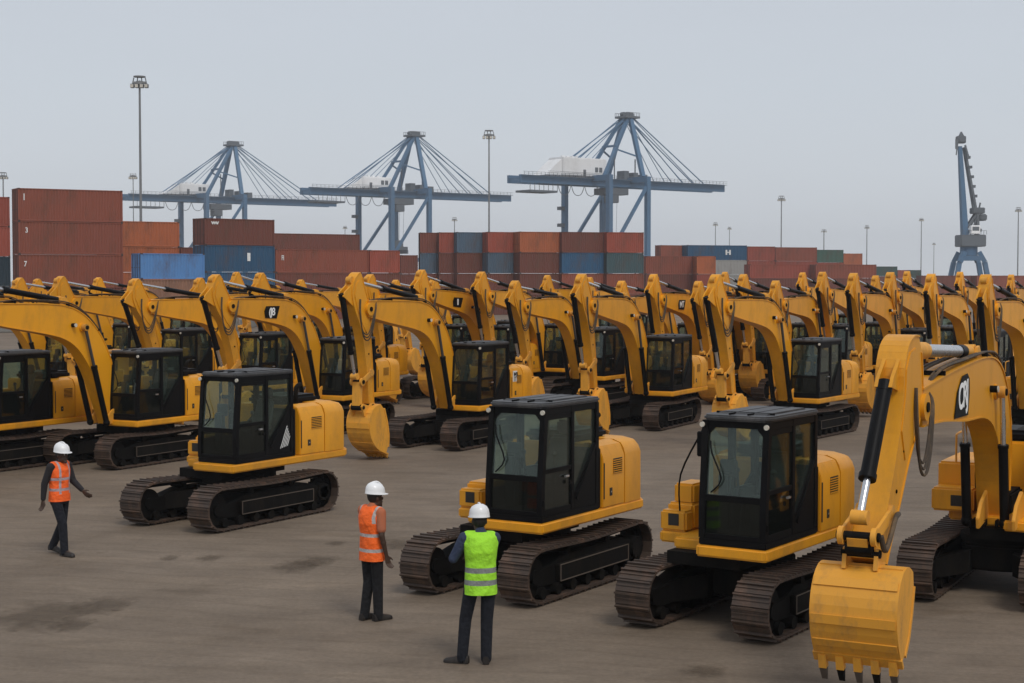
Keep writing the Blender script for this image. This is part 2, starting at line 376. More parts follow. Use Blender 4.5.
def house(root, low=False, wide=0):
    # revolving frame (yellow skirt)
    m = MB().mat(YEL)
    pr = [(.93, .60), (.90, .645), (-2.15, .645), (-2.36, .50), (-2.46, .1), (-2.48, -.33), (-2.46, -.76), (-2.36, -1.14), (-2.15, -1.29), (.14, -1.29), (.19, -1.24), (.19, -.86), (.55, -.86), (.55, -.36), (.90, -.36), (.93, -.32)]
    m.slab(pr, .965, 1.115, .035, 3)
    m.mat(DARK); m.box((-.9, -.85, .80), (.75, .2, .966)); m.cyl((-.33, -.33, .72), (-.33, -.33, .97), .62, 36)
    for k in range(0 if low else 3): m.box((.56, -.82+.16*k, .98), (.95-.1*k, -.80+.16*k, 1.08))
    m.build('revolving_frame', root)
    # left side engine door
    m = MB().mat(YEL)
    prof = [(.632, 1.118), (.632, 1.86), (.56, 2.03), (.40, 2.085), (.30, 2.085), (.30, 1.118)]
    def sec(x0, x1, mm, inset=0):
        mm.loft([(x0, y-inset, z-inset*.6) for y, z in prof], [(x1, y-inset, z-inset*.6) for y, z in prof], .012)
    sec(-.86, -1.545, m)
    door = m.build('engine_door', root)
    g = MB().mat(GRIL); g.box((-1.18, .628, 1.60), (-1.46, .636, 1.83))
    g.mat(YEL)
    for k in range(7): g.box((-1.17, .634, 1.605+k*.032), (-1.47, .646, 1.617+k*.032))
    g.build('vent_grille', door)
    g = MB().mat(GRIL); g.box((-1.07, .628, 1.28), (-1.15, .640, 1.40), .004); g.mat(CHR); g.cyl((-1.11, .64, 1.34), (-1.11, .648, 1.34), .014, 8); g.build('latch', door)
    g = MB().mat(GRIL)
    g.cyl((-.885, .64, 1.25), (-.885, .64, 1.79), .010, 8)
    g.build('hinge', door)
    # black compartment between cab and door
    m = MB().mat(BLK); m.box((-.775, -.3, 1.118), (-.85, .60, 2.02), .015); m.build('radiator_panel', root)
    # counterweight
    m = MB().mat(YEL)
    def ring(z, ins):
        base = [(-1.56, .635), (-2.08, .63), (-2.27, .50), (-2.36, .1), (-2.38, -.33), (-2.36, -.76), (-2.27, -1.16), (-2.08, -1.28), (-1.56, -1.285)]
        c = (-1.56, -.33); return [(c[0]+(x-c[0])*(1-ins), c[1]+(y-c[1])*(1-ins*.7), z) for x, y in base]
    rings = [ring(1.118, 0.0), ring(1.86, 0.0), ring(1.96, .04), ring(2.035, .11), ring(2.085, .30)]
    for i in range(len(rings)-1): 
        pass
    vs = [[m.bm.verts.new(c) for c in r] for r in rings]; fs = []
    n = 9
    for i in range(len(vs)-1):
        for k in range(n): fs.append(m.bm.faces.new((vs[i][k], vs[i][(k+1)%n], vs[i+1][(k+1)%n], vs[i+1][k])))
    fs.append(m.bm.faces.new(vs[0][::-1])); fs.append(m.bm.faces.new(vs[-1])); bmesh.ops.recalc_face_normals(m.bm, faces=fs); m._fin(fs, None, 0)
    m.mat(GRIL)
    for y in (-.05, -.6): m.cyl((-2.0, y, 2.06), (-2.0, y, 2.12), .05, 10)
    m.build('counterweight', root, ang=40)
    # engine hood, black dome, right side body
    m = MB().mat(YEL); m.box((-.88, -1.0, 1.118), (-1.555, .298, 2.06), .03)
    m.mat(BLK); m.box((-.95, -.80, 2.05), (-1.95, .12, 2.23), .06, seg=3); m.mat(GRIL)
    for k in range(6): m.box((-1.1-.12*k, -.55, 2.228), (-1.16-.12*k, -.1, 2.236))
    m.build('engine_hood', root)
    m = MB().mat(DARK); m.tube([(-1.35, .20, 2.0), (-1.35, .20, 2.34), (-1.40, .20, 2.42), (-1.5, .20, 2.45)], .045, 12, 4); m.build('exhaust_pipe', root)
    m = MB().mat(YEL)
    m.box((-.05, -1.275-wide, 1.118), (-1.555, -.87, 1.48 if low else 1.80), .035, seg=3)
    m.box((.17+wide, -1.27-wide, 1.118), (-.06, -.875, 1.40 if low else 1.46), .03, seg=3)
    m.mat(GRIL); m.box((.166+wide, -1.14-wide*.3, 1.20), (.176+wide, -.98, 1.36), .003)
    m.build('toolbox', root)
    if low: return
    m = MB().mat(YELW)
    m.tube([(-.02, -1.22, 1.8), (-.02, -1.22, 2.15), (-.08, -1.22, 2.22), (-.55, -1.22, 2.22), (-.62, -1.22, 2.15), (-.62, -1.22, 1.8)], .016, 7, 4); m.build('handrail', root)
    m = MB().mat(BLK)
    m.tube([(.12, -.90, 1.45), (.22, -.86, 1.9), (.45, -.56, 2.50), (.62, -.40, 2.56)], .013, 6, 4)
    m.box((.44, -.56, 2.28), (.48, -.42, 2.54), .012); m.mat(CHR); m.box((.436, -.55, 2.30), (.440, -.43, 2.52)); m.build('mirror', root)
    m = MB().mat(BLK); m.box((-.90, .02, 2.03), (-1.32, .44, 2.30), .09, seg=3); m.box((-1.0, .15, 2.28), (-1.2, .3, 2.33), .02); m.build('air_cleaner', root)
    m = MB().mat(YELW)   # pivot bracket and fittings for the boom foot
    for y in (BY-.27, BY+.22): m.prism([(.25, 1.1), (1.12, 1.0), (1.15, 1.15), (.95, 1.35), (.55, 1.5), (.3, 1.35)], y, y+.05, .01)
    m.mat(DARK); m.box((-.6, -.84, 1.11), (.3, -.36, 1.42), .03)
    for k in range(4): m.tube([(.1, -.75+.1*k, 1.40), (.35, -.72+.1*k, 1.62), (.5, -.70+.1*k, 1.3)], .022, 6, 4)
    m.build('swing_mount', root)

BOOM_STD = dict(top=[(4.95, 3.98), (3.9, 3.97), (2.9, 3.95), (2.25, 3.88), (1.75, 3.68), (1.27, 3.27), (.94, 2.75), (.74, 2.2), (.65, 1.6), (.62, 1.05)],
                bot=[(4.95, 3.60), (3.9, 3.42), (2.9, 3.26), (2.35, 3.12), (1.95, 2.88), (1.6, 2.46), (1.35, 1.98), (1.15, 1.52), (1.0, 1.18), (.95, 1.02)],
                pin=(4.90, 3.78), cyl=(1.80, 3.38), foot=(1.13, 1.06), rodend=(2.35, 4.03), armtop=(5.52, 4.50), logo=(3.15, 3.60))
BOOM_H = dict(top=[(5.35, 3.25), (4.3, 3.34), (3.0, 3.42), (1.75, 3.46), (.95, 3.38), (.4, 3.12), (0., 2.65), (-.14, 2.1), (-.12, 1.6), (.05, 1.05)],
                bot=[(5.35, 2.82), (4.3, 2.80), (3.0, 2.70), (1.9, 2.66), (1.25, 2.50), (.85, 2.17), (.65, 1.75), (.55, 1.4), (.48, 1.15), (.44, 1.02)],
                pin=(5.32, 3.04), cyl=(1.10, 2.95), foot=(.80, 1.06), rodend=(2.0, 3.55), armtop=(5.76, 3.72), logo=(3.3, 3.04))
def boom_part(root, B, y=BY, logo=None, big=False):
    w = .165
    top, bot = smooth_pts(B['top']), smooth_pts(B['bot']); n = len(top)
    m = MB().mat(YEL)
    loop = top+bot[::-1]
    # side plates as strips for clean shading
    Vt = [[m.bm.verts.new((x, yy, z)) for x, z in top] for yy in (y-w, y+w)]
    Vb = [[m.bm.verts.new((x, yy, z)) for x, z in bot] for yy in (y-w, y+w)]
    fs = []
    for i in range(n-1):
        for s in (0, 1): fs.append(m.bm.faces.new((Vt[s][i], Vt[s][i+1], Vb[s][i+1], Vb[s][i])))
        fs.append(m.bm.faces.new((Vt[0][i], Vt[0][i+1], Vt[1][i+1], Vt[1][i])))
        fs.append(m.bm.faces.new((Vb[0][i], Vb[0][i+1], Vb[1][i+1], Vb[1][i])))
    for i in (0, n-1): fs.append(m.bm.faces.new((Vt[0][i], Vt[1][i], Vb[1][i], Vb[0][i])))
    bmesh.ops.recalc_face_normals(m.bm, faces=fs); m._fin(fs, None, 0)
    for i in range(n-1):     # flange lips along the top and bottom plates
        for P, dz in ((top, .012), (bot, -.012)):
            m.bar((P[i][0], y, P[i][1]+dz*.3), (P[i+1][0], y, P[i+1][1]+dz*.3), 2*w+.035, .022)
    px, pz = B['pin']
    for s in (-1, 1):
        m.cyl((px, y+s*(w-.03), pz), (px, y+s*(w+.05), pz), .16, 20)
        cx, cz = B['cyl']; m.cyl((cx, y+s*w, cz), (cx, y+s*(w+.035), cz), .11, 18)
    m.mat(DARK)
    m.cyl((px, y-w-.07, pz), (px, y+w+.07, pz), .06, 12)
    cx, cz = B['cyl']; m.cyl((cx, y-w-.17, cz), (cx, y+w+.17, cz), .05, 12)
    m.mat(YELW); rx, rz = B['rodend']
    for s in (-1, 1): m.prism([(rx-.25, rz-.12), (rx+.12, rz-.12), (rx+.06, rz+.06), (rx-.06, rz+.08)], y+s*.10-.02, y+s*.10+.02)
    boom = m.build('boom', root)
    # boom cylinders
    for s in (-1, 1):
        f = Vector((B['foot'][0], y+s*(w+.10), B['foot'][1])); t = Vector((B['cyl'][0], y+s*(w+.10), B['cyl'][1]))
        m = MB().mat(BLK); mid = f.lerp(t, .60); m.cyl(f, mid, .068, 14); m.cyl(mid.lerp(f, .04), mid, .078, 14); m.ball(f, .085)
        m.mat(GRY if not big else CHR); m.cyl(mid, t, .038, 12); m.mat(YELW); m.cyl(t-Vector((0, .05, 0)), t+Vector((0, .05, 0)), .085, 14)
        m.build('boom_cylinder', boom)
    # arm cylinder on top
    a = Vector((B['rodend'][0], y, B['rodend'][1])); t = Vector((B['armtop'][0], y, B['armtop'][1]))
    m = MB()
    if big: m.mat(YELW).cyl(a, a.lerp(t, .12), .085, 14); m.mat(BLK).cyl(a.lerp(t, .12), a.lerp(t, .2), .088, 16); m.mat(CHR).cyl(a.lerp(t, .2), a.lerp(t, .74), .080, 18); m.mat(YELW).cyl(a.lerp(t, .70), t, .105, 14)
    else: m.mat(BLK).cyl(a, a.lerp(t, .54), .068, 14); m.cyl(a.lerp(t, .51), a.lerp(t, .55), .080, 14); m.mat(CHR).cyl(a.lerp(t, .54), t, .046, 12)
    m.mat(YELW).cyl(a-Vector((0, .07, 0)), a+Vector((0, .07, 0)), .10, 14); m.cyl(t-Vector((0, .07, 0)), t+Vector((0, .07, 0)), .09, 14)
    m.build('arm_cylinder', boom)
    # hoses over the boom
    m = MB().mat(HOSE)
    for k, dy in enumerate((.06, .11, .15, -.08, -.13)):
        pts = [(x, y+dy, z+.045+.012*(k % 3)) for x, z in B['top'][::-1][3:]]
        pts = [(p[0], p[1], p[2]+random.uniform(0, .03)) for p in pts]
        sg = 1 if dy > 0 else -1; ws = w+.045+.012*(k % 3); q = .07*(k % 3)
        pts = pts[:-1]+[(px-.42, y+sg*.12, pz+.20), (px-.20, y+sg*ws, pz+.02), (px-.02, y+sg*(ws+.02), pz-.35-q), (px+.16, y+sg*(ws+.01), pz-.62-q), (px+.36, y+sg*ws*.95, pz-.52-q), (px+.46, y+sg*ws*.9, pz-.10), (px+.42, y+sg*ws*.8, pz+.25)]
        m.tube(pts, .018 if big else .016, 6, 4)
    for i in (1, 3, 5):
        x, z = B['top'][i]; m.mat(DARK).box((x-.03, y-.17, z+.01), (x+.03, y+.19, z+.07), .006)
    m.build('hose_bundle', boom)
    # lamp on the boom side
    m = MB().mat(BLK); lx, lz = B['cyl'][0]+.32, B['cyl'][1]+.06
    m.cyl((lx, y+w, lz), (lx, y+w+.10, lz), .05, 14); m.mat(LENS); m.cyl((lx, y+w+.10, lz), (lx, y+w+.115, lz), .045, 14); m.build('boom_lamp', boom)
    if logo: boom_logo(boom, B, y+w, logo)
    return boom
def boom_logo(boom, B, yy, logo):
    lx, lz = B['logo']; m = MB().mat(BLK)
    sz = .19
    if logo == 'CRJ':
        pr = [(lx+.42, lz-.265), (lx-.38, lz-.275), (lx-.46, lz+.02), (lx-.44, lz+.20), (lx-.32, lz+.27), (lx-.02, lz+.25), (lx+.26, lz+.06)]
    else:
        pr = [(lx+.30, lz-.17), (lx-.22, lz-.19), (lx-.36, lz+.16), (lx+.26, lz+.16), (lx+.34, lz+.02)]
    m.prism(pr, yy+.012, yy+.017); d = m.build('badge', boom)
    if logo == 'CRJ': text_into('badge_lettering', logo, .46, WHT, boom, (lx-.08, yy+.019, lz-.01), (-1, 0, .10), (-.04, 0, 1), .002, .92)
    else: text_into('badge_lettering', logo, .30, WHT, boom, (lx, yy+.019, lz-.01), (-1, 0, 0.04), (0, 0, 1), .002, 1.1)

def bucket_mesh(M, w, parent, off, bs=1.0):
    # profile relative to wrist pin, x forward, z up; open side faces back (-x)
    back = [(-.12, .02), (.10, .10), (.34, .07), (.54, -.08), (.66, -.32), (.68, -.58), (.61, -.82), (.49, -1.02), (.36, -1.17)]
    m = MB().mat(YELW)
    back = smooth_pts(back, 2)
    inner = [(x*.94-.015, z*.97-.02) for x, z in back]
    def p(x, z): return M(x*bs, z*bs)
    yc = off[1]
    for i in range(len(back)-1):
        A = [p(*back[i]), p(*back[i+1]), p(*inner[i+1]), p(*inner[i])]
        m.loft([(a, yc-w/2, b) for a, b in A], [(a, yc+w/2, b) for a, b in A])
    side = back+[(.20, -1.08), (.02, -.85), (-.10, -.55), (-.18, -.2)]
    for s in (-1, 1):
        y0 = yc+s*(w/2); y1 = y0+s*.028
        A = [p(*q) for q in side]
        m.loft([(a, min(y0, y1), b) for a, b in A], [(a, max(y0, y1), b) for a, b in A])
        e = [(-.19, -.18), (-.11, -.55), (.01, -.86), (.19, -1.1)]
        for i in range(3):
            a, b = p(*e[i]), p(*e[i+1]); m.bar((a[0], (y0+y1)/2, a[1]), (b[0], (y0+y1)/2, b[1]), .05, .05)
    for i in (3, 6, 10, 13):    # wear strips across the back
        a, b = p(back[i][0]+.012, back[i][1]), p(back[i+1][0]+.012, back[i+1][1])
        m.bar((a[0], yc, a[1]), (b[0], yc, b[1]), w+.02, .016)
    a, b = p(.40, -1.12), p(.30, -1.24)
    m.bar((a[0], yc, a[1]), (b[0], yc, b[1]), w+.08, .04)
    n = 5
    for k in range(n):
        y = yc-w/2+.06+(w-.12)*k/(n-1)
        a, b, c = p(.36, -1.15), p(.29, -1.34), p(.20, -1.52)
        m.bar((a[0], y, a[1]), (b[0], y, b[1]), .085, .08)
        m.mat(DARK if k % 2 else SOIL)
        m.loft([(b[0]-.03, y-.04, b[1]), (b[0]+.03, y-.04, b[1]-.01), (b[0]+.03, y+.04, b[1]-.01), (b[0]-.03, y+.04, b[1])], [(c[0]-.008, y-.03, c[1]), (c[0]+.008, y-.03, c[1]), (c[0]+.008, y+.03, c[1]), (c[0]-.008, y+.03, c[1])])
        m.mat(YELW)
    for s in (-1, 1):
        A = [p(-.12, .05), p(.0, .13), p(.12, .13), p(.30, .34), (p(.40, .32)), p(.44, .04), p(.1, .02), p(-.1, -.1)]
        y0 = yc+s*.17
        m.loft([(a, y0-.022, b) for a, b in A], [(a, y0+.022, b) for a, b in A])
    m.mat(DARK); a = p(.36, .26); m.cyl((a[0], yc-.21, a[1]), (a[0], yc+.21, a[1]), .045, 12); a = p(0, .04); m.cyl((a[0], yc-.21, a[1]), (a[0], yc+.21, a[1]), .05, 12)
    m.mat(YELW)
    return m.build('bucket', parent, off=None, ang=25)

ARM_STD = dict(pts_f=[(5.33, 4.64), (5.44, 4.58), (5.58, 4.38), (5.62, 4.08), (5.46, 3.7), (5.16, 3.3), (4.93, 2.75), (4.74, 2.1), (4.60, 1.45)],
               pts_b=[(5.26, 4.60), (5.14, 4.36), (4.94, 4.05), (4.74, 3.78), (4.74, 3.5), (4.70, 3.1), (4.58, 2.6), (4.46, 2.0), (4.36, 1.38)],
               wrist=(4.49, 1.40), cylt=(5.88, 4.0), cylb=(5.12, 2.08), knee=(4.98, 1.96), bang=-40, bw=.64)
ARM_H = dict(pts_f=[(5.66, 3.82), (5.90, 3.78), (6.15, 3.62), (6.27, 3.35), (6.25, 3.05), (6.32, 2.6), (6.50, 2.1), (6.72, 1.6), (6.86, 1.2)],
               pts_b=[(5.54, 3.72), (5.42, 3.48), (5.34, 3.2), (5.38, 2.95), (5.58, 2.65), (5.84, 2.3), (6.10, 1.85), (6.36, 1.45), (6.55, 1.1)],
               wrist=(6.70, 1.12), cylt=(6.46, 3.12), cylb=(7.14, 1.62), knee=(7.16, 1.42), bang=-6, bw=.88)
def arm_part(root, B, A, y=BY, big=False):
    w = .115 if not big else .15
    px, pz = B['pin']; off = (px, y, pz)
    F0, K0 = A['pts_f'], A['pts_b']; F, K = smooth_pts(F0), smooth_pts(K0); n = len(F)
    m = MB().mat(YEL)
    V = [[[m.bm.verts.new((x, yy, z)) for x, z in P] for P in (F, K)] for yy in (y-w, y+w)]
    fs = []
    for i in range(n-1):
        for s in (0, 1): fs.append(m.bm.faces.new((V[s][0][i], V[s][0][i+1], V[s][1][i+1], V[s][1][i])))
        for q in (0, 1): fs.append(m.bm.faces.new((V[0][q][i], V[0][q][i+1], V[1][q][i+1], V[1][q][i])))
    for i in (0, n-1): fs.append(m.bm.faces.new((V[0][0][i], V[1][0][i], V[1][1][i], V[0][1][i])))
    bmesh.ops.recalc_face_normals(m.bm, faces=fs); m._fin(fs, None, 0); F, K = F0, K0; n = len(F); F, K = smooth_pts(F), smooth_pts(K); n = len(F)
    for i in range(n-1): m.bar((F[i][0], y, F[i][1]), (F[i+1][0], y, F[i+1][1]), 2*w+.03, .02)
    for i in range(1, n-1): m.bar((K[i][0], y, K[i][1]), (K[i+1][0], y, K[i+1][1]), 2*w+.03, .02)
    F, K = F0, K0; n = len(F)
    for s in (-1, 1):   # raised cheek plate around the boom pin
        m.prism([(F[1][0]-.08, F[1][1]-.12), (F[2][0]-.09, F[2][1]-.05), (F[3][0]-.09, F[3][1]), (F[4][0]-.10, F[4][1]+.02), (F[5][0]-.09, F[5][1]+.05), (K[5][0]+.16, K[5][1]+.05), (K[4][0]+.10, K[4][1]-.02), (K[3][0]+.02, K[3][1]), (K[2][0]+.06, K[2][1])], y+s*(w+.006)-.010, y+s*(w+.006)+.010, .004)
        m.cyl((px, y+s*(w), pz), (px, y+s*(w+.045), pz), .14, 20)
    cx, cz = A['cylt']; k = 3
    for s in (-1, 1): m.prism([(F[2][0]-.05, F[2][1]), (cx+.02, cz+.10), (cx+.08, cz-.02), (F[4][0]-.02, F[4][1]+.05)], y+s*.08-.02, y+s*.08+.02)
    m.mat(DARK)
    for t in (.3, .42, .5, .66):
        i = 4+int(t*4); m.cyl(((F[i][0]*.45+K[i][0]*.55), y+w+.001, (F[i][1]+K[i][1])/2), ((F[i][0]*.45+K[i][0]*.55), y+w+.012, (F[i][1]+K[i][1])/2), .022, 8)
    arm = m.build('dipper_arm', root, off=off)
    def sub(mb, name): 
        bmesh.ops.translate(mb.bm, vec=-Vector(off), verts=mb.bm.verts); return mb.build(name, arm)
    t = Vector((cx, y, cz)); b = Vector((A['cylb'][0], y, A['cylb'][1]))
    m = MB().mat(BLK); q = t.lerp(b, .72); m.cyl(t, q, .075 if not big else .085, 14); m.cyl(t.lerp(b, .68), q, .088 if not big else .098, 14); m.cyl(t.lerp(b, -.03), t.lerp(b, .05), .09, 12)
    m.mat(CHR); m.cyl(q, b, .042, 12); m.mat(YELW); m.cyl(b-Vector((0, .09, 0)), b+Vector((0, .09, 0)), .08, 14); sub(m, 'bucket_cylinder')
    kx, kz = A['knee']; wx, wz = A['wrist']
    m = MB().mat(YELW)
    ax, az = F[-2][0]*.5+K[-2][0]*.5, F[-2][1]
    ca, sa = math.cos(R(A['bang'])), math.sin(R(A['bang']))
    def M(x, z): return (wx+x*ca-z*sa, wz-.04+x*sa+z*ca)
    lx, lz = M(.36, .26)
    for s in (-1, 1):
        m.bar((ax, y+s*(w+.03), az+.12), (kx, y+s*(w+.03), kz), .035, .13); m.cyl((kx, y+s*(w+.055), kz), (kx, y+s*(w), kz), .10, 14)
        m.cyl((ax, y+s*(w+.05), az+.12), (ax, y+s*w, az+.12), .09, 14)
    m.bar((kx, y, kz), (lx, y, lz), .22, .12); m.mat(DARK); m.cyl((kx, y-w-.08, kz), (kx, y+w+.08, kz), .05, 12)
    m.cyl((lx, y-.14, lz), (lx, y+.14, lz), .075, 12)
    if big: m.mat(HOSE).tube([(kx-.05, y+w+.08, kz+.02), (kx-.2, y+w+.1, kz-.12), (ax+.1, y+w+.1, az+.05), (ax-.1, y+w+.08, az+.12)], .03, 8, 5)
    sub(m, 'bucket_linkage')
    bk = bucket_mesh(M, A['bw'], None, (wx, y, wz), .78 if big else 1.0)
    bk.data.transform(Matrix.Translation(-Vector(off))); bk.parent = arm
    return arm

def make_excavator(with_boom=True, B=BOOM_STD, A=ARM_STD, big=False, by=BY, logo=None):
    root = empty('excavator')
    m = MB().mat(DARK)
    m.slab([(-.55, -.45), (.55, -.45), (.65, 0), (.55, .45), (-.55, .45), (-.65, 0)], .32, .70, .04)
    for s in (-1, 1):
        for t in (-1, 1): m.hexa([(t*.3, s*.3, .30), (t*.75, s*.3, .30), (t*1.1, s*.72, .24), (t*.6, s*.72, .24), (t*.3, s*.3, .62), (t*.75, s*.3, .62), (t*1.1, s*.72, .52), (t*.6, s*.72, .52)])
    m.cyl((0, 0, .68), (0, 0, .80), .58, 32)
    m.build('car_body', root)
    for s in (1, -1): make_track(root, s)
    house(root, low=not with_boom, wide=.22 if big else 0); cab = cab_part(root)
    if big: cab.location = (-.7, .5, 0)
    if with_boom:
        boom_part(root, B, by, logo, big); arm_part(root, B, A, by, big)
    return root

F_, YH, CAMZ = 1572.6, 278.5, 4.54
PT = math.atan((341.5-YH)/F_)
def place_uc(root, sx, sy):
    for ch in root.children:
        if ch.name.startswith('car_body') or ch.name.startswith('crawler_track'): ch.location = (sx, sy, 0)
def ray_x(u, depth, z):       # world x of a point at this depth that shows in column u
    fw = depth*math.cos(PT)-(z-CAMZ)*math.sin(PT)
    return (u-512)/F_*fw

GF = 'excavators parked without booms at the front of the yard'
GB = 'boom-equipped excavators parked in rows across the yard'
front = make_excavator(False)
front.name = 'excavator'
FR = [(0.364, 22.926, -121.9, -.39, -.33, 'boomless yellow excavator behind the worker in the green vest, with a black cab'),
      (3.165, 20.737, -123.5, -.477, -.196, 'boomless yellow excavator with louvred side door, beside the foreground bucket'),
      (-5.135, 29.897, -121.4, .224, -.06, 'boomless yellow excavator between the two orange-vested workers, with white hatch decal by the door')]
for i, (x, y, a, sx, sy, lab) in enumerate(FR):
    o = front if i == 0 else copy_tree(front)
    o.location = (x, y, 0); o.rotation_euler = (0, 0, R(a)); place_uc(o, sx, sy); tag(o, lab, 'excavator', GF)
    if i == 1:
        m = MB().mat(BLK)
        m.tube([(.14, -.98, 1.40), (.16, -.96, 1.9), (.42, -.52, 2.52), (.70, -.36, 2.60)], .013, 6, 4)
        m.box((.62, -.47, 2.22), (.66, -.34, 2.55), .012); m.build('mirror', o)
        m = MB().mat(YEL); m.box((-.1, -1.20, 1.46), (-.6, -.9, 1.74), .03); m.build('fuel_filler_box', o)
    fr = o
    if i == 2:
        for ch in o.children:
            if ch.name.split('.')[0] in ('engine_door', 'counterweight', 'engine_hood', 'revolving_frame'): ch.scale = (1.10, 1, 1)
    if i == 2:   # white hatch decal on the rear quarter panel
        m = MB().mat(WHT)
        for k in range(5): m.bar((-.36-.05*k, .627, 1.30+.01*k), (-.56-.02*k, .627, 1.72-.05*k), .004, .016)
        m.build('hatch_decal', o)

std = make_excavator(True)
# (pose list) explicit ones: x, y, yaw, sx, sy ; others from the arm-top column u and the depth
T_LOC = (5.55, BY, 4.5)
def from_tip(u, D, a):
    c, s = math.cos(R(a)), math.sin(R(a))
    dy = T_LOC[0]*s+T_LOC[1]*c; dx = T_LOC[0]*c-T_LOC[1]*s
    return ray_x(u, D+dy, 4.5)-dx
REAR = []
def add(lab, a=-120, u=None, D=None, x=None, y=None, sy=-.36, sx=.2, arm=0, logo=None, sticker=False): REAR.append((lab, a, u, D, x, y, sx, sy, arm, logo, sticker))
add('yellow excavator with white notice on its side, bucket hanging beside the left boomless machine', -118.4, x=-.986, y=43.26, sx=.44, sy=-.36, sticker=True, arm=-7)
add('yellow excavator standing behind the cab of the green-vested worker\'s machine, cab with pale left notice', -116.8, x=4.725, y=48.623, sx=.35, sy=-.42, arm=-4)
add('yellow excavator whose scoop hangs just above the roof of the right boomless machine', -124, x=8.73, y=45.797, sx=.07, sy=-.30)
add('yellow excavator behind the walking person, its boom reaching out of the left edge', -119.1, x=-9.106, y=38.781, sx=.02, sy=-.42, arm=-17)
add('yellow excavator cut by the left edge, only cab, engine body and tracks in view', -119, x=-12.15, y=37.9)
add('yellow excavator with an oval black badge on its boom, arm behind the left boomless cab', -119, u=211, D=46.9, logo='(J8', arm=0)
add('yellow excavator whose arm crosses below the bright blue container', -119, u=133, D=51)
add('yellow excavator whose arm top stands before the tall brown stack at left', -119, u=57, D=55)
add('yellow excavator whose arm top is the leftmost one, low behind the left boom', -120, u=16, D=62)
add('yellow excavator, only cab and roof showing at the left edge under a boom', -120, u=-75, D=53)
add('yellow excavator whose arm top stands before the blue containers', -119, u=256, D=57)
add('yellow excavator with a thin pale rod tip just right of the bright blue container', -120, u=197, D=64)
add('yellow excavator with boom line seen just above the badge-side machine\'s arm', -120, u=366, D=60)
add('yellow excavator with a small window-like badge on its boom at mid picture', -119, u=416, D=59, logo='II')
add('yellow excavator with small arm top right behind the badge-boomed one at mid picture', -120, u=432, D=66)
add('yellow excavator third arm from the centre cluster, slim upright arm before brown containers', -120, u=477, D=61)
add('yellow excavator with long low boom rising before the blue-striped brown containers', -119, u=514, D=56)
add('yellow excavator with white lettered badge on its boom, before the teal container', -118, u=651, D=59, logo='MT')
add('yellow excavator with arm top peeping left of the white-badge boom', -120, u=621, D=62)
add('yellow excavator with arm top peeping before the grey-white container', -120, u=698, D=60)
add('yellow excavator whose arm top shows before the red containers right of the grey one', -121, u=741, D=62)
add('yellow excavator whose boom bends down under the green container', -121, u=775, D=60)
add('yellow excavator with an arm top under the orange container at right', -121, u=820, D=63)
add('yellow excavator with broad upright arm left of the luffing crane', -121, u=851, D=55)
add('yellow excavator whose small arm top shows between two upright arms right of centre', -121, u=874, D=72)
add('yellow excavator second upright arm left of the luffing crane', -121, u=888, D=58)
add('yellow excavator whose upright arm stands just left of the luffing crane\'s portal', -121, u=929, D=54)
add('yellow excavator at right edge with tall arm rising in front of the luffing crane', -121, u=984, D=43)
back_u = [36, 96, 232, 300, 395, 545, 588, 722, 800, 905, 958, 1010]
names = ['first', 'second', 'third', 'fourth', 'fifth', 'sixth', 'seventh', 'eighth', 'ninth', 'tenth', 'eleventh', 'twelfth', 'thirteenth', 'fourteenth', 'fifteenth', 'sixteenth', 'seventeenth', 'eighteenth']
for k, u in enumerate(back_u): add('small yellow excavator in the farthest row before the containers, %s from the left' % names[k], -120+random.uniform(-2, 2), u=u, D=78+random.uniform(-4, 5))
first = True
for (lab, a, u, D, x, y, sx, sy, arm, logo, sticker) in REAR:
    if u is not None: x, y = from_tip(u, D, a), D
    o = std if first else copy_tree(std, skip=('badge', 'badge_lettering', 'sticker', 'sticker_lettering')); first = False
    o.location = (x, y, 0); o.rotation_euler = (0, 0, R(a)); place_uc(o, sx, sy); tag(o, lab, 'excavator', GB)
    dr = random.uniform(-3.5, 3.5) if u is not None else random.uniform(-1, 1)
    br = (random.uniform(-3.2, 3.2) if D and D > 55 else random.uniform(-1.3, 1.3)) if u is not None else 0
    Mb = Matrix.Rotation(R(br), 3, 'Y'); ft = Vector((.8, 0, 1.15))
    for ch in o.children:
        if ch.name.startswith('dipper_arm'): ch.rotation_euler = (0, R(dr+arm+br*.5), 0); q = Vector((BOOM_STD['pin'][0], BY, BOOM_STD['pin'][1])); ch.location = ft+Mb @ (q-ft)
        if ch.name.split('.')[0] == 'boom': ch.rotation_euler = (0, R(br), 0); ch.location = ft-Mb @ ft
        if ch.name.startswith('boom') and logo: boom_logo(ch, BOOM_STD, BY+.165, logo)
    if sticker:
        m = MB().mat(WHT); m.box((-.95, .634, 1.66), (-1.20, .640, 1.96), .002); m.mat(BLK); m.bar((-1.22, .642, 1.62), (-1.18, .642, 1.92), .006, .06); m.build('sticker', o)
        text_into('sticker_lettering', 'M', .17, BLK, o, (-1.07, .642, 1.86), (-1, 0, 0), (0, 0, 1), .001, 1.2); text_into('sticker_lettering', '1T', .17, BLK, o, (-1.07, .642, 1.73), (-1, 0, 0), (0, 0, 1), .001, 1.0)

big = make_excavator(True, BOOM_H, ARM_H, True, by=-.62, logo='CRJ')
big.location = (7.70, 22.8, 0); big.rotation_euler = (0, 0, R(-118)); place_uc(big, 0, -.55)
for ch in big.children:
    if ch.name.startswith('dipper_arm'): ch.rotation_euler = (0, R(-11.5), 0)
tag(big, 'foreground yellow excavator at the right edge, its bucket and black-badged boom nearest the camera', 'excavator')

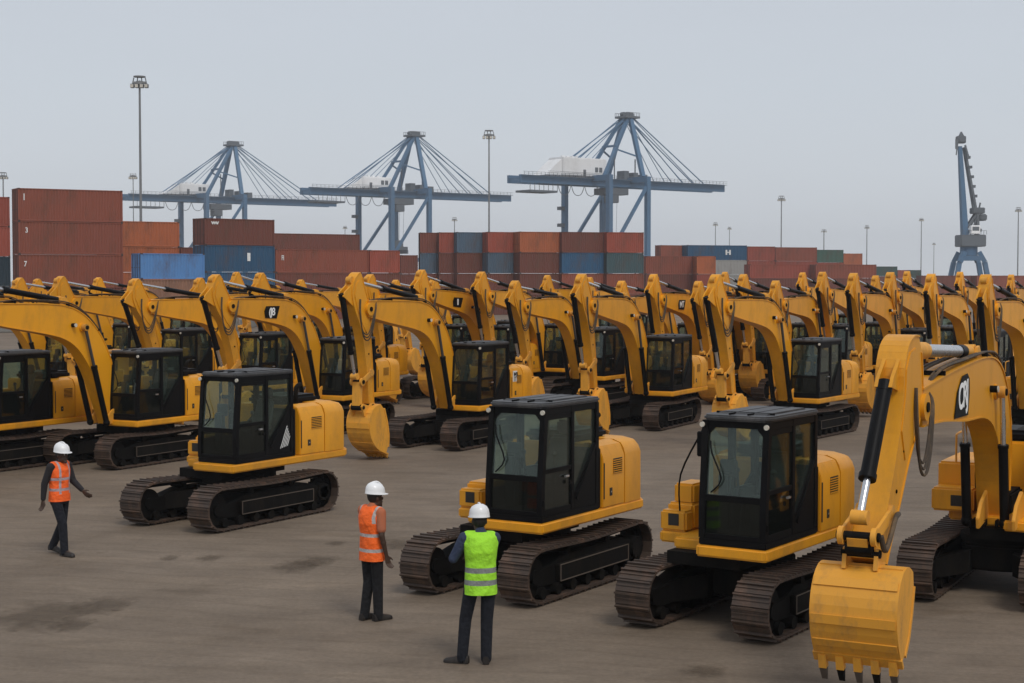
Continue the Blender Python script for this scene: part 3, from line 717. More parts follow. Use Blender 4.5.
# ------------------------------------------------------------------ people
def remesh(mb, name, parent, vox, mats, smooth=4, loc=None):
    me = bpy.data.meshes.new(name); mb.bm.to_mesh(me); mb.bm.free()
    o = bpy.data.objects.new(name, me); COL.objects.link(o)
    md = o.modifiers.new('r', 'REMESH'); md.mode = 'VOXEL'; md.voxel_size = vox; md.use_smooth_shade = True
    sm = o.modifiers.new('s', 'SMOOTH'); sm.iterations = smooth; sm.factor = .5
    dg = bpy.context.evaluated_depsgraph_get(); me2 = bpy.data.meshes.new_from_object(o.evaluated_get(dg))
    o.modifiers.clear(); o.data = me2; bpy.data.meshes.remove(me)
    me2.materials.clear()
    for m in mats: me2.materials.append(m)
    me2.polygons.foreach_set('use_smooth', [True]*len(me2.polygons))
    me2.name = name; o.name = name; o.parent = parent
    return o
SKIN = paint('skin', (.055, .028, .016), .5, (.04, .02, .012), .3, 6.0, vary=.05)
TROU = paint('trousers_cloth', (.0035, .0035, .005), .9, (.012, .012, .014), .5, 1.6, bump=3.0)
TROUN = paint('navy_trousers_cloth', (.0035, .0048, .010), .9, (.012, .012, .018), .5, 1.6, bump=3.0)
SHIRTN = paint('navy_shirt_cloth', (.028, .042, .085), .85, (.05, .06, .09), .4, 1.6, bump=3.0)
SHIRTD = paint('dark_shirt_cloth', (.014, .012, .014), .85, (.03, .03, .03), .4, 7.0, bump=.3)
SHIRTO = paint('rust_shirt_cloth', (.42, .12, .05), .85, (.25, .16, .12), .5, 14.0, bump=.3)
BOOT = paint('boot_leather', (.014, .010, .008), .5, (.06, .05, .04), .6, 9.0)
HELM = paint('white_helmet', (.80, .80, .80), .3, (.5, .48, .45), .2, 6.0, coat=.4)
HAIR = paint('hair', (.008, .006, .005), .8)
def vestmat(name, col, stripe, bands):
    m, nt, b = newmat(name); N, L = nt.nodes, nt.links
    tc = N.new('ShaderNodeTexCoord'); sp = N.new('ShaderNodeSeparateXYZ'); L.new(tc.outputs['Object'], sp.inputs[0])
    acc = None
    def band(out, c, w):
        a = N.new('ShaderNodeMath'); a.operation = 'SUBTRACT'; L.new(out, a.inputs[0]); a.inputs[1].default_value = c
        ab = N.new('ShaderNodeMath'); ab.operation = 'ABSOLUTE'; L.new(a.outputs[0], ab.inputs[0])
        lt = N.new('ShaderNodeMath'); lt.operation = 'LESS_THAN'; L.new(ab.outputs[0], lt.inputs[0]); lt.inputs[1].default_value = w
        return lt.outputs[0]
    outs = [band(sp.outputs['Z'], c, w) for c, w in bands['z']]
    absy = N.new('ShaderNodeMath'); absy.operation = 'ABSOLUTE'; L.new(sp.outputs['Y'], absy.inputs[0])
    for c, w, zlo in bands['y']:
        q = band(absy.outputs[0], c, w)
        g = N.new('ShaderNodeMath'); g.operation = 'GREATER_THAN'; L.new(sp.outputs['Z'], g.inputs[0]); g.inputs[1].default_value = zlo
        mm = N.new('ShaderNodeMath'); mm.operation = 'MULTIPLY'; L.new(q, mm.inputs[0]); L.new(g.outputs[0], mm.inputs[1]); outs.append(mm.outputs[0])
    cur = outs[0]
    for q in outs[1:]:
        mm = N.new('ShaderNodeMath'); mm.operation = 'MAXIMUM'; L.new(cur, mm.inputs[0]); L.new(q, mm.inputs[1]); cur = mm.outputs[0]
    nz = N.new('ShaderNodeTexNoise'); nz.inputs['Scale'].default_value = 9; nz.inputs['Detail'].default_value = 4; L.new(tc.outputs['Object'], nz.inputs[0])
    hs = N.new('ShaderNodeHueSaturation'); hs.inputs['Color'].default_value = (*col, 1); mr = N.new('ShaderNodeMapRange'); mr.inputs[3].default_value = .75; mr.inputs[4].default_value = 1.2
    L.new(nz.outputs[0], mr.inputs[0]); L.new(mr.outputs[0], hs.inputs['Value'])
    mx = N.new('ShaderNodeMix'); mx.data_type = 'RGBA'; L.new(cur, mx.inputs[0]); L.new(hs.outputs[0], mx.inputs[6]); mx.inputs[7].default_value = (*stripe, 1)
    L.new(mx.outputs[2], b.inputs['Base Color']); b.inputs['Roughness'].default_value = .75
    bp = N.new('ShaderNodeBump'); bp.inputs['Strength'].default_value = .9; bp.inputs['Distance'].default_value = .05; L.new(nz.outputs[0], bp.inputs['Height']); L.new(bp.outputs[0], b.inputs['Normal'])
    return m
VGRN = vestmat('green_hi_vis', (.36, .78, .03), (.20, .21, .20), dict(z=[(.94, .030), (1.08, .030)], y=[]))
VORG = vestmat('orange_hi_vis', (.95, .14, .012), (.42, .38, .36), dict(z=[(.94, .022), (1.14, .022)], y=[(.155, .018, 1.3)]))
VORG2 = vestmat('orange_hi_vis_open', (.95, .13, .012), (.40, .32, .34), dict(z=[(1.07, .022), (1.24, .022)], y=[(.10, .018, 1.0)]))

def torso(m, rings, n=28):
    vs = [[m.bm.verts.new((cx+rx*math.cos(2*math.pi*k/n), ry*math.copysign(abs(math.sin(2*math.pi*k/n))**.85, math.sin(2*math.pi*k/n)), z)) for k in range(n)] for z, rx, ry, cx in rings]
    fs = [m.bm.faces.new(vs[0][::-1]), m.bm.faces.new(vs[-1])]
    for i in range(len(vs)-1):
        for k in range(n): fs.append(m.bm.faces.new((vs[i][k], vs[i][(k+1) % n], vs[i+1][(k+1) % n], vs[i+1][k])))
    bmesh.ops.recalc_face_normals(m.bm, faces=fs)
def person(loc, face, P, mats, label, height=1.0, short=False, hem=.8):
    """P: joint dictionary in a frame facing +x, left = +y; metres for a 1.78 m figure"""
    root = empty('person', (loc[0], loc[1], 0), R(face)); root.scale = (height,)*3
    V = {k: Vector(v) for k, v in P.items() if k != 'look'}
    def limb(m, a, b, r0, r1, bulge=0):
        m.capsule(V[a], V[b], r0, r1)
        if bulge: c = V[a].lerp(V[b], .35); m.ball(c, bulge)
    hd = V['head']
    look = P.get('look', 0); lk = Matrix.Rotation(R(look), 3, 'Z')
    def H(x, y, z): return hd+lk @ Vector((x, y, z))
    m = MB()
    # torso
    m.ball(V['pelvis'], .12, (.85, 1.1, .9)); m.ball(V['pelvis'].lerp(V['chest'], .5), .125, (.85, 1.12, 1.5)); m.ball(V['chest'], .15, (.85, 1.2, 1.15))
    m.capsule(V['shL'], V['shR'], .062, .062); m.capsule(V['chest'], V['neck'], .09, .06); m.capsule(V['neck'], hd-Vector((0, 0, .07)), .056, .058)
    # head with jaw, nose, ears
    m.ball(H(0, 0, .03), .098, (1.02, .82, 1.12)); m.ball(H(.025, 0, -.05), .07, (1, .85, 1)); m.ball(H(.105, 0, -.01), .018, (1, .8, 1.5))
    m.ball(H(.098, 0, -.055), .016, (.7, 1.6, .6)); m.ball(H(.075, 0, -.095), .03)
    for s in (-1, 1): m.ball(H(-.005, s*.083, 0), .024, (.8, .4, 1.3))
    for s in 'LR':
        limb(m, 'sh'+s, 'el'+s, .053, .040, .055); limb(m, 'el'+s, 'wr'+s, .040, .026, .041)
        limb(m, 'hip'+s, 'kn'+s, .078, .055); limb(m, 'kn'+s, 'an'+s, .054, .036, .056)
        an = V['an'+s]; f = V['toe'+s]-an; m.capsule(an-Vector((0, 0, .02)), V['toe'+s], .036, .03)
        # hand: palm, four unequal bent fingers, thumb from the side of the palm
        wr = V['wr'+s]; d = (wr-V['el'+s]).normalized()
        sd = Vector((1, 0, 0)); sd = (sd-d*sd.dot(d)).normalized(); nn = d.cross(sd) * (1 if s == 'L' else -1)
        if abs(d.x) > .8: sd = Vector((0, 0, 1)); sd = (sd-d*sd.dot(d)).normalized(); nn = d.cross(sd)
        pc = wr+d*.085
        for q in (-.025, 0, .025): m.capsule(wr+d*.01+sd*q*.5, wr+d*.09+sd*q*1.1, .018, .015)
        for k, (q, ln) in enumerate(((.034, .070), (.012, .080), (-.011, .075), (-.033, .058))):
            a0 = wr+d*.095+sd*q; a1 = a0+d*ln*.45-nn*.012+sd*q*.08; a2 = a1+d*ln*.35-nn*.022; a3 = a2+d*ln*.2-nn*.022
            m.capsule(a0, a1, .0098, .0092); m.capsule(a1, a2, .0092, .0085); m.capsule(a2, a3, .0085, .0075)
        t0 = wr+d*.03+sd*.028; t1 = t0+sd*.03+d*.03-nn*.008; t2 = t1+sd*.006+d*.032-nn*.014
        m.capsule(t0, t1, .013, .011); m.capsule(t1, t2, .011, .009)
    remesh(m, 'body', root, .008, [SKIN], 3)
    # eyes are tiny insets on the face
    e = MB().mat(WHT)
    for s in (-1, 1): e.ball(H(.088, s*.032, .022), .011)
    e.mat(BLK)
    for s in (-1, 1): e.ball(H(.097, s*.032, .022), .0055)
    e.build('eyes', root)
    # hair under the helmet, helmet
    e = MB().mat(HAIR); e.ball(H(-.018, 0, .035), .099, (1.0, .86, 1.06), 16); e.build('hair', root)
    e = MB().mat(HELM)
    prof = [(.150, .0), (.150, .008), (.124, .014), (.122, .05), (.113, .09), (.09, .125), (.05, .148), (.0, .155)]
    n = 28; rings = []
    base = H(0.0, 0, .055)
    for r_, z in prof[:-1]:
        ring = []
        for k in range(n):
            t = 2*math.pi*k/n; ex = 1.10
            rr = r_
            if r_ > .14: rr = .128+.038*max(0, math.cos(t))**1.5
            ring.append(e.bm.verts.new(base+lk @ Vector((math.cos(t)*rr*ex, math.sin(t)*rr*.95, z-.012*math.cos(t)))))
        rings.append(ring)
    top = e.bm.verts.new(base+Vector((0, 0, .155))); fs = []
    for i in range(len(rings)-1):
        for k in range(n): fs.append(e.bm.faces.new((rings[i][k], rings[i][(k+1) % n], rings[i+1][(k+1) % n], rings[i+1][k])))
    for k in range(n): fs.append(e.bm.faces.new((rings[-1][k], rings[-1][(k+1) % n], top)))
    for f in fs: f.material_index = 0
    e.tube([base+lk @ Vector((.10, 0, .105)), base+lk @ Vector((.03, 0, .158)), base+lk @ Vector((-.06, 0, .145)), base+lk @ Vector((-.115, 0, .07))], .012, 8, 5)
    e.build('helmet', root, ang=50)
    # trousers
    m = MB(); torso(m, [(.83, .11, .165, 0), (.92, .128, .178, -.005), (1.0, .126, .170, 0), (1.08, .118, .16, 0)])
    for s in 'LR':
        limb(m, 'hip'+s, 'kn'+s, .092, .072); limb(m, 'kn'+s, 'an'+s, .073, .064); a = V['an'+s]; m.capsule(a, a+Vector((0, 0, -.03)), .066, .064)
    remesh(m, 'trousers', root, .012, [mats['trousers']], 3)
    # shirt
    m = MB(); torso(m, [(.98, .112, .158, 0), (1.15, .115, .158, 0), (1.28, .128, .174, 0), (1.38, .124, .182, 0), (1.46, .09, .15, 0), (1.51, .06, .09, 0)]); m.capsule(V['shL'], V['shR'], .070, .070); m.capsule(V['chest'], V['neck'], .1, .066)
    for s in 'LR':
        if short: m.capsule(V['sh'+s], V['sh'+s].lerp(V['el'+s], .72), .070, .062)
        else: m.capsule(V['sh'+s], V['el'+s], .070, .056); m.capsule(V['el'+s], V['el'+s].lerp(V['wr'+s], .9), .056, .042)
    remesh(m, 'shirt', root, .010, [mats['shirt']], 2)
    # vest
    m = MB(); ch, pv = V['chest'], V['pelvis']
    torso(m, [(hem-.06, .148, .192, 0), (hem+.06, .144, .190, 0), (1.05, .136, .180, 0), (1.16, .134, .176, 0), (1.28, .146, .190, -.004), (1.38, .142, .205, -.006), (1.455, .115, .188, -.004), (1.51, .075, .12, 0)])
    m.capsule(V['shL'].lerp(V['shR'], .12)+Vector((0, 0, .012)), V['shR'].lerp(V['shL'], .12)+Vector((0, 0, .012)), .073, .073)
    v = remesh(m, 'hi_vis_vest', root, .010, [mats['vest']], 3)
    # cut the vest's lower edge flat at the hem and the neck open
    bm = bmesh.new(); bm.from_mesh(v.data)
    bmesh.ops.bisect_plane(bm, geom=bm.verts[:]+bm.edges[:]+bm.faces[:], plane_co=(0, 0, hem), plane_no=(0, 0, -1), clear_outer=True)
    bm.to_mesh(v.data); bm.free()
    for s in 'LR':
        m = MB().mat(BOOT); a = V['an'+s]; t = V['toe'+s]; d = (t-a); d.z = 0; d.normalize(); sd = Vector((-d.y, d.x, 0))
        z0 = min(a.z-.085, t.z-.03); pitch = (t.z-.035)-(a.z-.085)
        heel = a-d*.075; toe = a+d*.20
        def zz(u): return (a.z-.085)+pitch*u
        prof = [(-.075, .036), (.0, .038), (.08, .040), (.15, .047), (.20, .036), (.225, .015)]
        top_ = [.085, .10, .075, .06, .05, .03]
        L_, Rr, Tl, Tr = [], [], [], []
        rows = []
        for (u, w), h in zip(prof, top_):
            c = Vector((a.x, a.y, zz(max(0, u)/.2)))+d*u
            rows.append([m.bm.verts.new(c+sd*w), m.bm.verts.new(c+sd*w*1.05+Vector((0, 0, h*.5))), m.bm.verts.new(c+sd*w*.6+Vector((0, 0, h))), m.bm.verts.new(c-sd*w*.6+Vector((0, 0, h))), m.bm.verts.new(c-sd*w*1.05+Vector((0, 0, h*.5))), m.bm.verts.new(c-sd*w)])
        fs = []
        for i in range(len(rows)-1):
            for k in range(6): fs.append(m.bm.faces.new((rows[i][k], rows[i][(k+1) % 6], rows[i+1][(k+1) % 6], rows[i+1][k])))
        fs.append(m.bm.faces.new(rows[0])); fs.append(m.bm.faces.new(rows[-1][::-1])); bmesh.ops.recalc_face_normals(m.bm, faces=fs)
        for f in fs: f.material_index = 0
        m.build('boot', root, ang=60)
    tag(root, label, 'person')
    return root
base = dict(pelvis=(0, 0, .97), chest=(0.0, 0, 1.32), neck=(.01, 0, 1.50), head=(.03, 0, 1.63), shL=(0, .185, 1.44), shR=(0, -.185, 1.44),
            elL=(-.02, .25, 1.16), elR=(-.02, -.25, 1.16), wrL=(.06, .27, .90), wrR=(.06, -.27, .90), hipL=(0, .095, .92), hipR=(0, -.095, .92),
            knL=(.02, .11, .50), knR=(.02, -.11, .50), anL=(0, .12, .09), anR=(0, -.12, .09), toeL=(.15, .14, .035), toeR=(.15, -.14, .035))
# green vest: seen from behind, left elbow bent with the hand up at the chin, feet apart
g = dict(base); g.update(elL=(.03, .31, 1.20), wrL=(.22, .14, 1.36), shR=(.02, -.165, 1.43), elR=(.16, -.12, 1.20), wrR=(.29, .04, 1.19), knL=(.05, .17, .50), knR=(.0, -.07, .50), anL=(.0, .21, .09), anR=(-.03, -.06, .09), toeL=(.06, .35, .035), toeR=(.11, -.08, .035), head=(.06, .01, 1.61), look=8)
person((-.37, 18.42), 96, g, dict(trousers=TROUN, shirt=SHIRTN, vest=VGRN), 'person in green hi-vis vest and white helmet seen from behind, elbow bent', 1.035)
# orange vest, middle: standing, seen from the back right, arm hanging
g = dict(base); g.update(elR=(-.03, -.235, 1.15), wrR=(.05, -.235, .88), elL=(.06, .22, 1.18), wrL=(.16, .20, .93), knL=(.0, .07, .50), knR=(.03, -.08, .50), anL=(-.06, .08, .09), anR=(.03, -.09, .09), toeL=(.10, .10, .035), toeR=(.20, -.10, .035), head=(.06, 0, 1.61), look=-12)
person((-1.86, 20.75), 45, g, dict(trousers=TROU, shirt=SHIRTO, vest=VORG), 'person in orange hi-vis vest standing with arm hanging, back half turned', 1.01, True)
# orange vest, left: walking to the right
g = dict(base); g.update(elR=(-.09, -.235, 1.17), wrR=(-.11, -.25, .91), elL=(.06, .24, 1.18), wrL=(.27, .24, 1.03), knR=(.14, -.08, .51), knL=(-.03, .09, .50), anR=(.17, -.08, .10), anL=(-.24, .09, .13), toeR=(.32, -.09, .045), toeL=(-.10, .10, .035), head=(.06, 0, 1.61), look=0)
person((-7.43, 25.7), -28, g, dict(trousers=TROUN, shirt=SHIRTD, vest=VORG2), 'person in orange hi-vis vest walking near the left edge, in dark long sleeves', 1.02, hem=.88)

# ------------------------------------------------------------------ containers
CM = {}
def cmat(c):
    if c not in CM:
        cols = dict(brown=(.165, .048, .030), rust=(.25, .066, .036), red=(.31, .066, .038), orange=(.42, .115, .040), blue=(.022, .088, .175), bright=(.10, .25, .52), steel=(.075, .12, .17), teal=(.045, .085, .095), green=(.06, .125, .095), dkgreen=(.03, .07, .06), grey=(.33, .32, .30), tan=(.26, .13, .08), navy=(.015, .035, .05))
        CM[c] = paint('container_'+c+'_paint', cols[c], .6, (.10, .055, .035), .7, .7, vary=.12)
    return CM[c]
CFR = paint('container_frame_edge', (.05, .03, .025), .6, (.08, .05, .04), .6, 1.0)
cm_cache = {}
def container_mesh(L, h, c):
    key = (round(L, 1), round(h, 2), c)
    if key in cm_cache: return cm_cache[key]
    W = 2.44; mt = cmat(c)
    m = MB().mat(mt)
    def corr(p0, du, n_out, length):   # trapezoid corrugated wall
        n = max(4, int(length/.28)); st = length/n; vs = []
        for i in range(n):
            for f, d in ((0, 0), (.28, 0), (.5, .055), (.78, .055)):
                q = p0+du*(st*(i+f)); vs.append(q-n_out*d)
        vs.append(p0+du*length)
        lo = [m.bm.verts.new(v+Vector((0, 0, .12))) for v in vs]; hi = [m.bm.verts.new(v+Vector((0, 0, h-.10))) for v in vs]
        for i in range(len(vs)-1): f = m.bm.faces.new((lo[i], lo[i+1], hi[i+1], hi[i])); f.material_index = m.cur
    e = .05
    corr(Vector((e, e*.4, 0)), Vector((1, 0, 0)), Vector((0, -1, 0)), L-2*e)
    corr(Vector((e, W-e*.4, 0)), Vector((1, 0, 0)), Vector((0, 1, 0)), L-2*e)
    corr(Vector((L-e*.4, e, 0)), Vector((0, 1, 0)), Vector((1, 0, 0)), W-2*e)
    m.box((.02, .02, h-.12), (L-.02, W-.02, h-.03)); m.box((.02, .02, .04), (L-.02, W-.02, .14))
    for y in (0, W-.06): m.box((0.1, y, h-.10), (L-.1, y+.06, h-.02)); m.box((.1, y, .02), (L-.1, y+.06, .16))
    for x in (0, L-.12):
        for y in (0, W-.12): m.box((x, y, .11), (x+.12, y+.12, h-.11))
    m.box((0, .12, h-.12), (.08, W-.12, h-.01)); m.box((0, .12, .02), (.08, W-.12, .14)); m.box((L-.08, .12, h-.12), (L, W-.12, h-.01)); m.box((L-.08, .12, .02), (L, W-.12, .14))
    m.mat(CFR)
    for x in (-.005, L-.165):
        for y in (-.005, W-.165):
            for z in (0, h-.11): m.box((x, y, z), (x+.17, y+.17, z+.11))
    o = m.build('cargo_container'); body = o.data; bpy.data.objects.remove(o)
    m = MB().mat(mt)
    for y0 in (.13, W/2+.01):
        m.box((.03, y0, .15), (.07, y0+W/2-.14, h-.13))
        for k in range(3): m.box((.015, y0+.06, .35+k*(h-.7)/3), (.035, y0+W/2-.2, .35+(k+.75)*(h-.7)/3))
    o = m.build('door'); door = o.data; bpy.data.objects.remove(o)
    m = MB().mat(CFR)
    for y in (.35, .95, 1.48, 2.08): m.cyl((-.005, y, .1), (-.005, y, h-.08), .022, 6)
    for y in (.35, .95, 1.48, 2.08): m.box((-.02, y, 1.0), (-.008, y+.3, 1.04))
    o = m.build('locking_bar'); bars = o.data; bpy.data.objects.remove(o)
    cm_cache[key] = (body, door, bars); return cm_cache[key]
COLWORD = dict(brown='dark brown', rust='rust brown', red='brick red', orange='orange', blue='deep blue', bright='bright sky-blue', steel='steel blue', teal='teal grey', green='green', dkgreen='dark green', grey='pale grey', tan='tan', navy='blackish navy')
ROWW = ['top', 'second from top', 'third from top', 'bottom', 'lowest']
def container(x, y, z, yaw, L, h, c, label, mark=None):
    root = empty('cargo_container', (x, y, z), yaw)
    b, d, k = container_mesh(L, h, c)
    for nm, me in (('container_body', b), ('door', d)):
        o = bpy.data.objects.new(nm, me); COL.objects.link(o); o.parent = root
        if nm == 'door': q = bpy.data.objects.new('locking_bar', k); COL.objects.link(q); q.parent = o
    if mark: text_into('marking', mark[0], mark[1], WHT, root, (mark[2]*L, -.008, mark[3]*h), (1, 0, 0), (0, 0, 1), .003, mark[4] if len(mark) > 4 else 1)
    tag(root, label, 'shipping container', 'shipping containers stacked across the back of the yard')
def stack(x0, x1, ytop, n, cols, where, h=2.59, th=33, base=0, marks={}, D=None):
    top = base+n*h
    if D is None: D = (top-CAMZ)*F_/(YH-ytop)
    c, s = math.cos(R(th)), math.sin(R(th))
    X0 = ray_x(x0, D, top)
    # length so that the far corner shows at x1
    k = (x1-512)/F_
    L = (k*D-X0)/(c-k*s); L = max(2.2, L)
    for i in range(n):
        col = cols[min(i, len(cols)-1)]
        pos = ROWW[i] if n > 1 else 'single'
        container(X0, D, base+(n-1-i)*h, R(th), L, h-.004, col, '%s container, %s of the stack %s' % (COLWORD[col], pos.replace('third from top', 'third down').replace('second from top', 'second down'), where), marks.get(i))
    return D
V1 = 'II'
stack(18, 123.7, 188, 4, ['rust', 'rust', 'rust', 'brown'], 'standing tallest at the far left', h=2.9, th=30, base=.88, marks={0: ('I', .8, .055, .72, .7), 1: ('3', .65, .075, .72, .8), 2: ('7', .65, .06, .7, .8)})
stack(-110, 11, 188, 4, ['red', 'red', 'navy', 'navy'], 'cut by the left picture edge', h=2.9, th=30, base=.88, D=148)
stack(104, 180, 220.6, 4, ['orange'], 'with orange top beside the tallest brown stack')
stack(141, 205, 253, 3, ['bright', 'tan', 'tan'], 'topped by the bright sky-blue box', h=2.24, D=135)
stack(181, 212, 243.5, 3, ['brown'], 'just behind the sky-blue box', D=162)
stack(205, 275, 218, 4, ['brown', 'blue', 'blue', 'brown'], 'having two blue boxes, left of centre', th=40, marks={0: ('ww', .6, .14, .84, 1), 1: ('II', 1.1, .62, .55, 1)})
stack(266, 360, 233, 4, ['brown'], 'long, behind the low brown row')
stack(276, 369, 249, 3, ['rust', 'brown', 'brown'], 'right of the two blue boxes', marks={0: ('FI', .75, .07, .62, .7)})
stack(370, 400, 250, 3, ['red', 'brown', 'brown'], 'below the middle gantry crane')
stack(401, 418, 255, 3, ['brown'], 'in the gap below the middle gantry')
stack(420, 438.5, 232.5, 4, ['brown', 'steel', 'brown'], 'at the left end of the central block', th=8, D=199)
stack(439, 456, 232.8, 4, ['red', 'brown', 'brown'], 'second from left in the central block', th=8, D=198)
stack(457, 486.5, 231.5, 4, ['steel', 'brown', 'brown'], 'third from left in the central block', th=20, D=197)
stack(488, 519, 230.5, 4, ['red', 'steel', 'brown'], 'fourth from left in the central block', th=20, D=196)
stack(520, 560.5, 233, 4, ['orange', 'brown', 'brown'], 'topped orange in the central block', th=20, D=195)
stack(562, 605.5, 233.6, 4, ['brown', 'blue', 'rust'], 'below the right gantry crane\'s legs', th=20, D=196, marks={})
stack(607, 643.5, 234.5, 4, ['red', 'teal', 'rust'], 'at the right end of the central block', th=20, D=197)
stack(646, 695.5, 256, 3, ['rust', 'brown'], 'low, right of the central block', th=20)
stack(697, 715.5, 256, 3, ['orange', 'red'], 'low and narrow, topped orange', th=8)
stack(661, 687.5, 244.5, 4, ['rust', 'red'], 'touching the left end of lettered blue', th=20, D=274)
stack(688, 746.5, 245, 4, ['blue', 'grey', 'grey'], 'with lettered blue over pale grey', th=20, marks={0: ('IHI', 1.2, .68, .5, .9)})
stack(748, 774.5, 246.5, 4, ['red', 'red'], 'first right of the lettered blue box', th=15, D=285)
stack(776, 816.5, 247.5, 4, ['rust', 'red'], 'just left of the green-topped stack', th=20, D=292)
stack(817.5, 843, 250, 4, ['green', 'red'], 'topped by the green box', th=15, D=318)
stack(844, 862, 254, 4, ['orange', 'red'], 'topped by the small orange box', th=15, D=365)
stack(750, 815, 264, 3, ['red', 'brown'], 'in the long low red row, left half', th=15, D=262, h=2.3)
stack(816, 876, 264, 3, ['rust', 'brown'], 'in the long low red row, right half', th=15, D=262, h=2.3)
stack(876.5, 897, 267, 3, ['dkgreen', 'brown'], 'right of the long low red row', th=15, D=420)
stack(898, 909, 270, 3, ['red', 'brown'], 'small, topped red, near the luffing crane', th=8, h=2.3)
stack(909.5, 921, 270, 3, ['dkgreen', 'brown'], 'small, topped green, near the luffing crane', th=8, h=2.3, D=437)
stack(921.5, 976, 275.5, 2, ['brown', 'rust'], 'low at the foot of the luffing crane', th=12, D=330, base=.0)
stack(977, 1035, 276.5, 2, ['rust', 'brown'], 'low and cut by the right picture edge', th=12, D=330)

plinth = MB().mat(paint('concrete', (.22, .21, .19), .85, (.12, .1, .08), .6, .5))
plinth.box((-56, 132, 0.004), (-24, 158, .875), .05); tag(plinth.build('concrete_plinth'), 'low concrete plinth under the tall brown container stack at far left', 'plinth')

# ------------------------------------------------------------------ ship-to-shore cranes
CB = paint('crane_blue_paint', (.055, .14, .25), .55, (.10, .10, .11), .5, .08, vary=.03)
CG = paint('crane_grey_steel', (.10, .115, .13), .6, (.12, .10, .09), .5, .1)
CW = paint('crane_white_paint', (.88, .88, .88), .55, (.35, .33, .3), .4, .15)
def gantry_crane(u, D, phi, label, sc=1.0, left=-50, right=47):
    root = empty('gantry_crane', (ray_x(u, D, 60), D, 0), R(phi)); root.scale = (sc,)*3
    zb, za = 38.5, 62.5; lx, rx = -19, -1; W = 12
    def prt(fn, name, mt): m = MB().mat(mt); fn(m); return m.build(name, root)
    for x, nm in ((lx, 'landside'), (rx, 'waterside')):
        for y in (-W, W):
            m = MB().mat(CB); m.bar((x, y, 1.5), (x, y, zb+2.0), 1.9 if x == lx else 1.6, 1.7)
            m.box((x-3.5, y-1, .3), (x+3.5, y+1, 1.7)); m.mat(CG)
            for k in range(4): m.cyl((x-3+2*k, y-.5, .4), (x-3+2*k, y+.5, .4), .4, 10)
            if x == lx and y > 0:
                for k in range(5): m.box((x-2.6, y-1.2, 5+k*6), (x-.9, y+1.2, 6.2+k*6))
            m.build('leg', root)
    m = MB().mat(CB)
    for y in (-W, W):
        m.bar((lx, y, 12.0), (rx, y, 12.0), 1.3, 1.5); m.bar((lx, y, 12.5), (rx, y, zb-3), 1.0, 1.0) if y > 0 else m.bar((rx, y, zb-1), (lx, y, 12.5), 1.0, 1.0)
    for x in (lx, rx): m.bar((x, -W, zb+1), (x, W, zb+1), 1.6, 2.0); m.bar((x, -W, 12), (x, W, 12), 1.2, 1.4)
    m.build('portal_brace', root)
    for x0, x1, nm in ((left, 2, 'main_girder'), (2, right, 'boom_girder')):
        m = MB().mat(CB)
        for y in (-3.2, 3.2): m.box((x0, y-.6, zb-1.5), (x1, y+.6, zb+1.2))
        for k in range(int((x1-x0)/6)+1): m.box((x0+k*6, -3.2, zb-.2), (x0+k*6+.4, 3.2, zb+.2))
        m.mat(CG)
        m.box((x0, -5.2, zb+.9), (x1, -4.0, zb+1.02))
        for k in range(int((x1-x0)/1.8)): m.bar((x0+.5+k*1.8, -5.1, zb+1.0), (x0+.5+k*1.8, -5.1, zb+2.2), .09)
        m.bar((x0, -5.1, zb+2.2), (x1, -5.1, zb+2.2), .10); m.bar((x0, -5.1, zb+1.6), (x1, -5.1, zb+1.6), .08)
        m.build(nm, root)
    m = MB().mat(CB)
    for y in (-1, 1):
        m.bar((rx, y*W*.8, zb+2), (0, y*1.6, za), 1.5, 1.3); m.bar((-15, y*5, zb+2), (-1, y*1.6, za-.5), 1.3, 1.1)
        m.bar((-9, y*3.4, zb+12), (rx-.6, y*W*.55, zb+9.5), .5)
    m.bar((-8.5, -3.6, zb+13), (-8.5, 3.6, zb+13), .7); m.build('apex_frame', root)
    m = MB().mat(CG); m.box((-3.2, -3, za-.6), (3.6, 3, za+.1))
    for k in range(9):
        for y in (-3, 3): m.bar((-3+k*.8, y, za), (-3+k*.8, y, za+1.3), .12)
    for y in (-3, 3): m.bar((-3, y, za+1.3), (3.6, y, za+1.3), .12)
    for k in range(4): m.cyl((-2+1.3*k, -.8, za+.8), (-2+1.3*k, .8, za+.8), .8, 12)
    m.build('apex_platform', root)
    m = MB().mat(CB)
    for y in (-2.6, 2.6):
        for xe, xa, r_ in ((left+16, -.5, .32), (left+14+18*.2, -1.5, .25), (left+25, -2, .2), (16, .6, .22), (25, 1.2, .28), (31, 1.0, .22), (right-10, 1.5, .32)):
            m.cyl((xa, y*.5, za-(2.0 if abs(xe) < 30 else .2)), (xe, y, zb+1.3), r_*.62, 6)
    m.build('stay_cable', root)
    hh = 6.4 if right < 46.5 else 4.6; x0h = -33 if hh > 5 else -27
    m = MB().mat(CW); m.box((x0h, -4, zb+1.6), (-13, 4.5, zb+1.6+hh), .3)
    m.prism([(x0h-7, zb+1.6), (x0h-.05, zb+1.6), (x0h-.05, zb+.9+hh), (x0h-3, zb+hh*.8)], -3.2, 3.8)
    for k in range(4): m.box((x0h+2+k*2.2, -1, zb+1.6+hh), (x0h+3+k*2.2, 0, zb+2.3+hh))
    m.mat(CG).bar((x0h-7, -4.3, zb+2.8), (-13, -4.3, zb+2.8), .09)
    m.mat(CW)
    m.mat(CG)
    for k in range(2): m.box((-18.6+k*1.9, -4.06, zb+3.2), (-17.2+k*1.9, -4.02, zb+4.9))
    m.box((-24, -4.06, zb+1.7), (-22.8, -4.02, zb+3.9))
    m.build('machinery_house', root)
    m = MB().mat(CG)
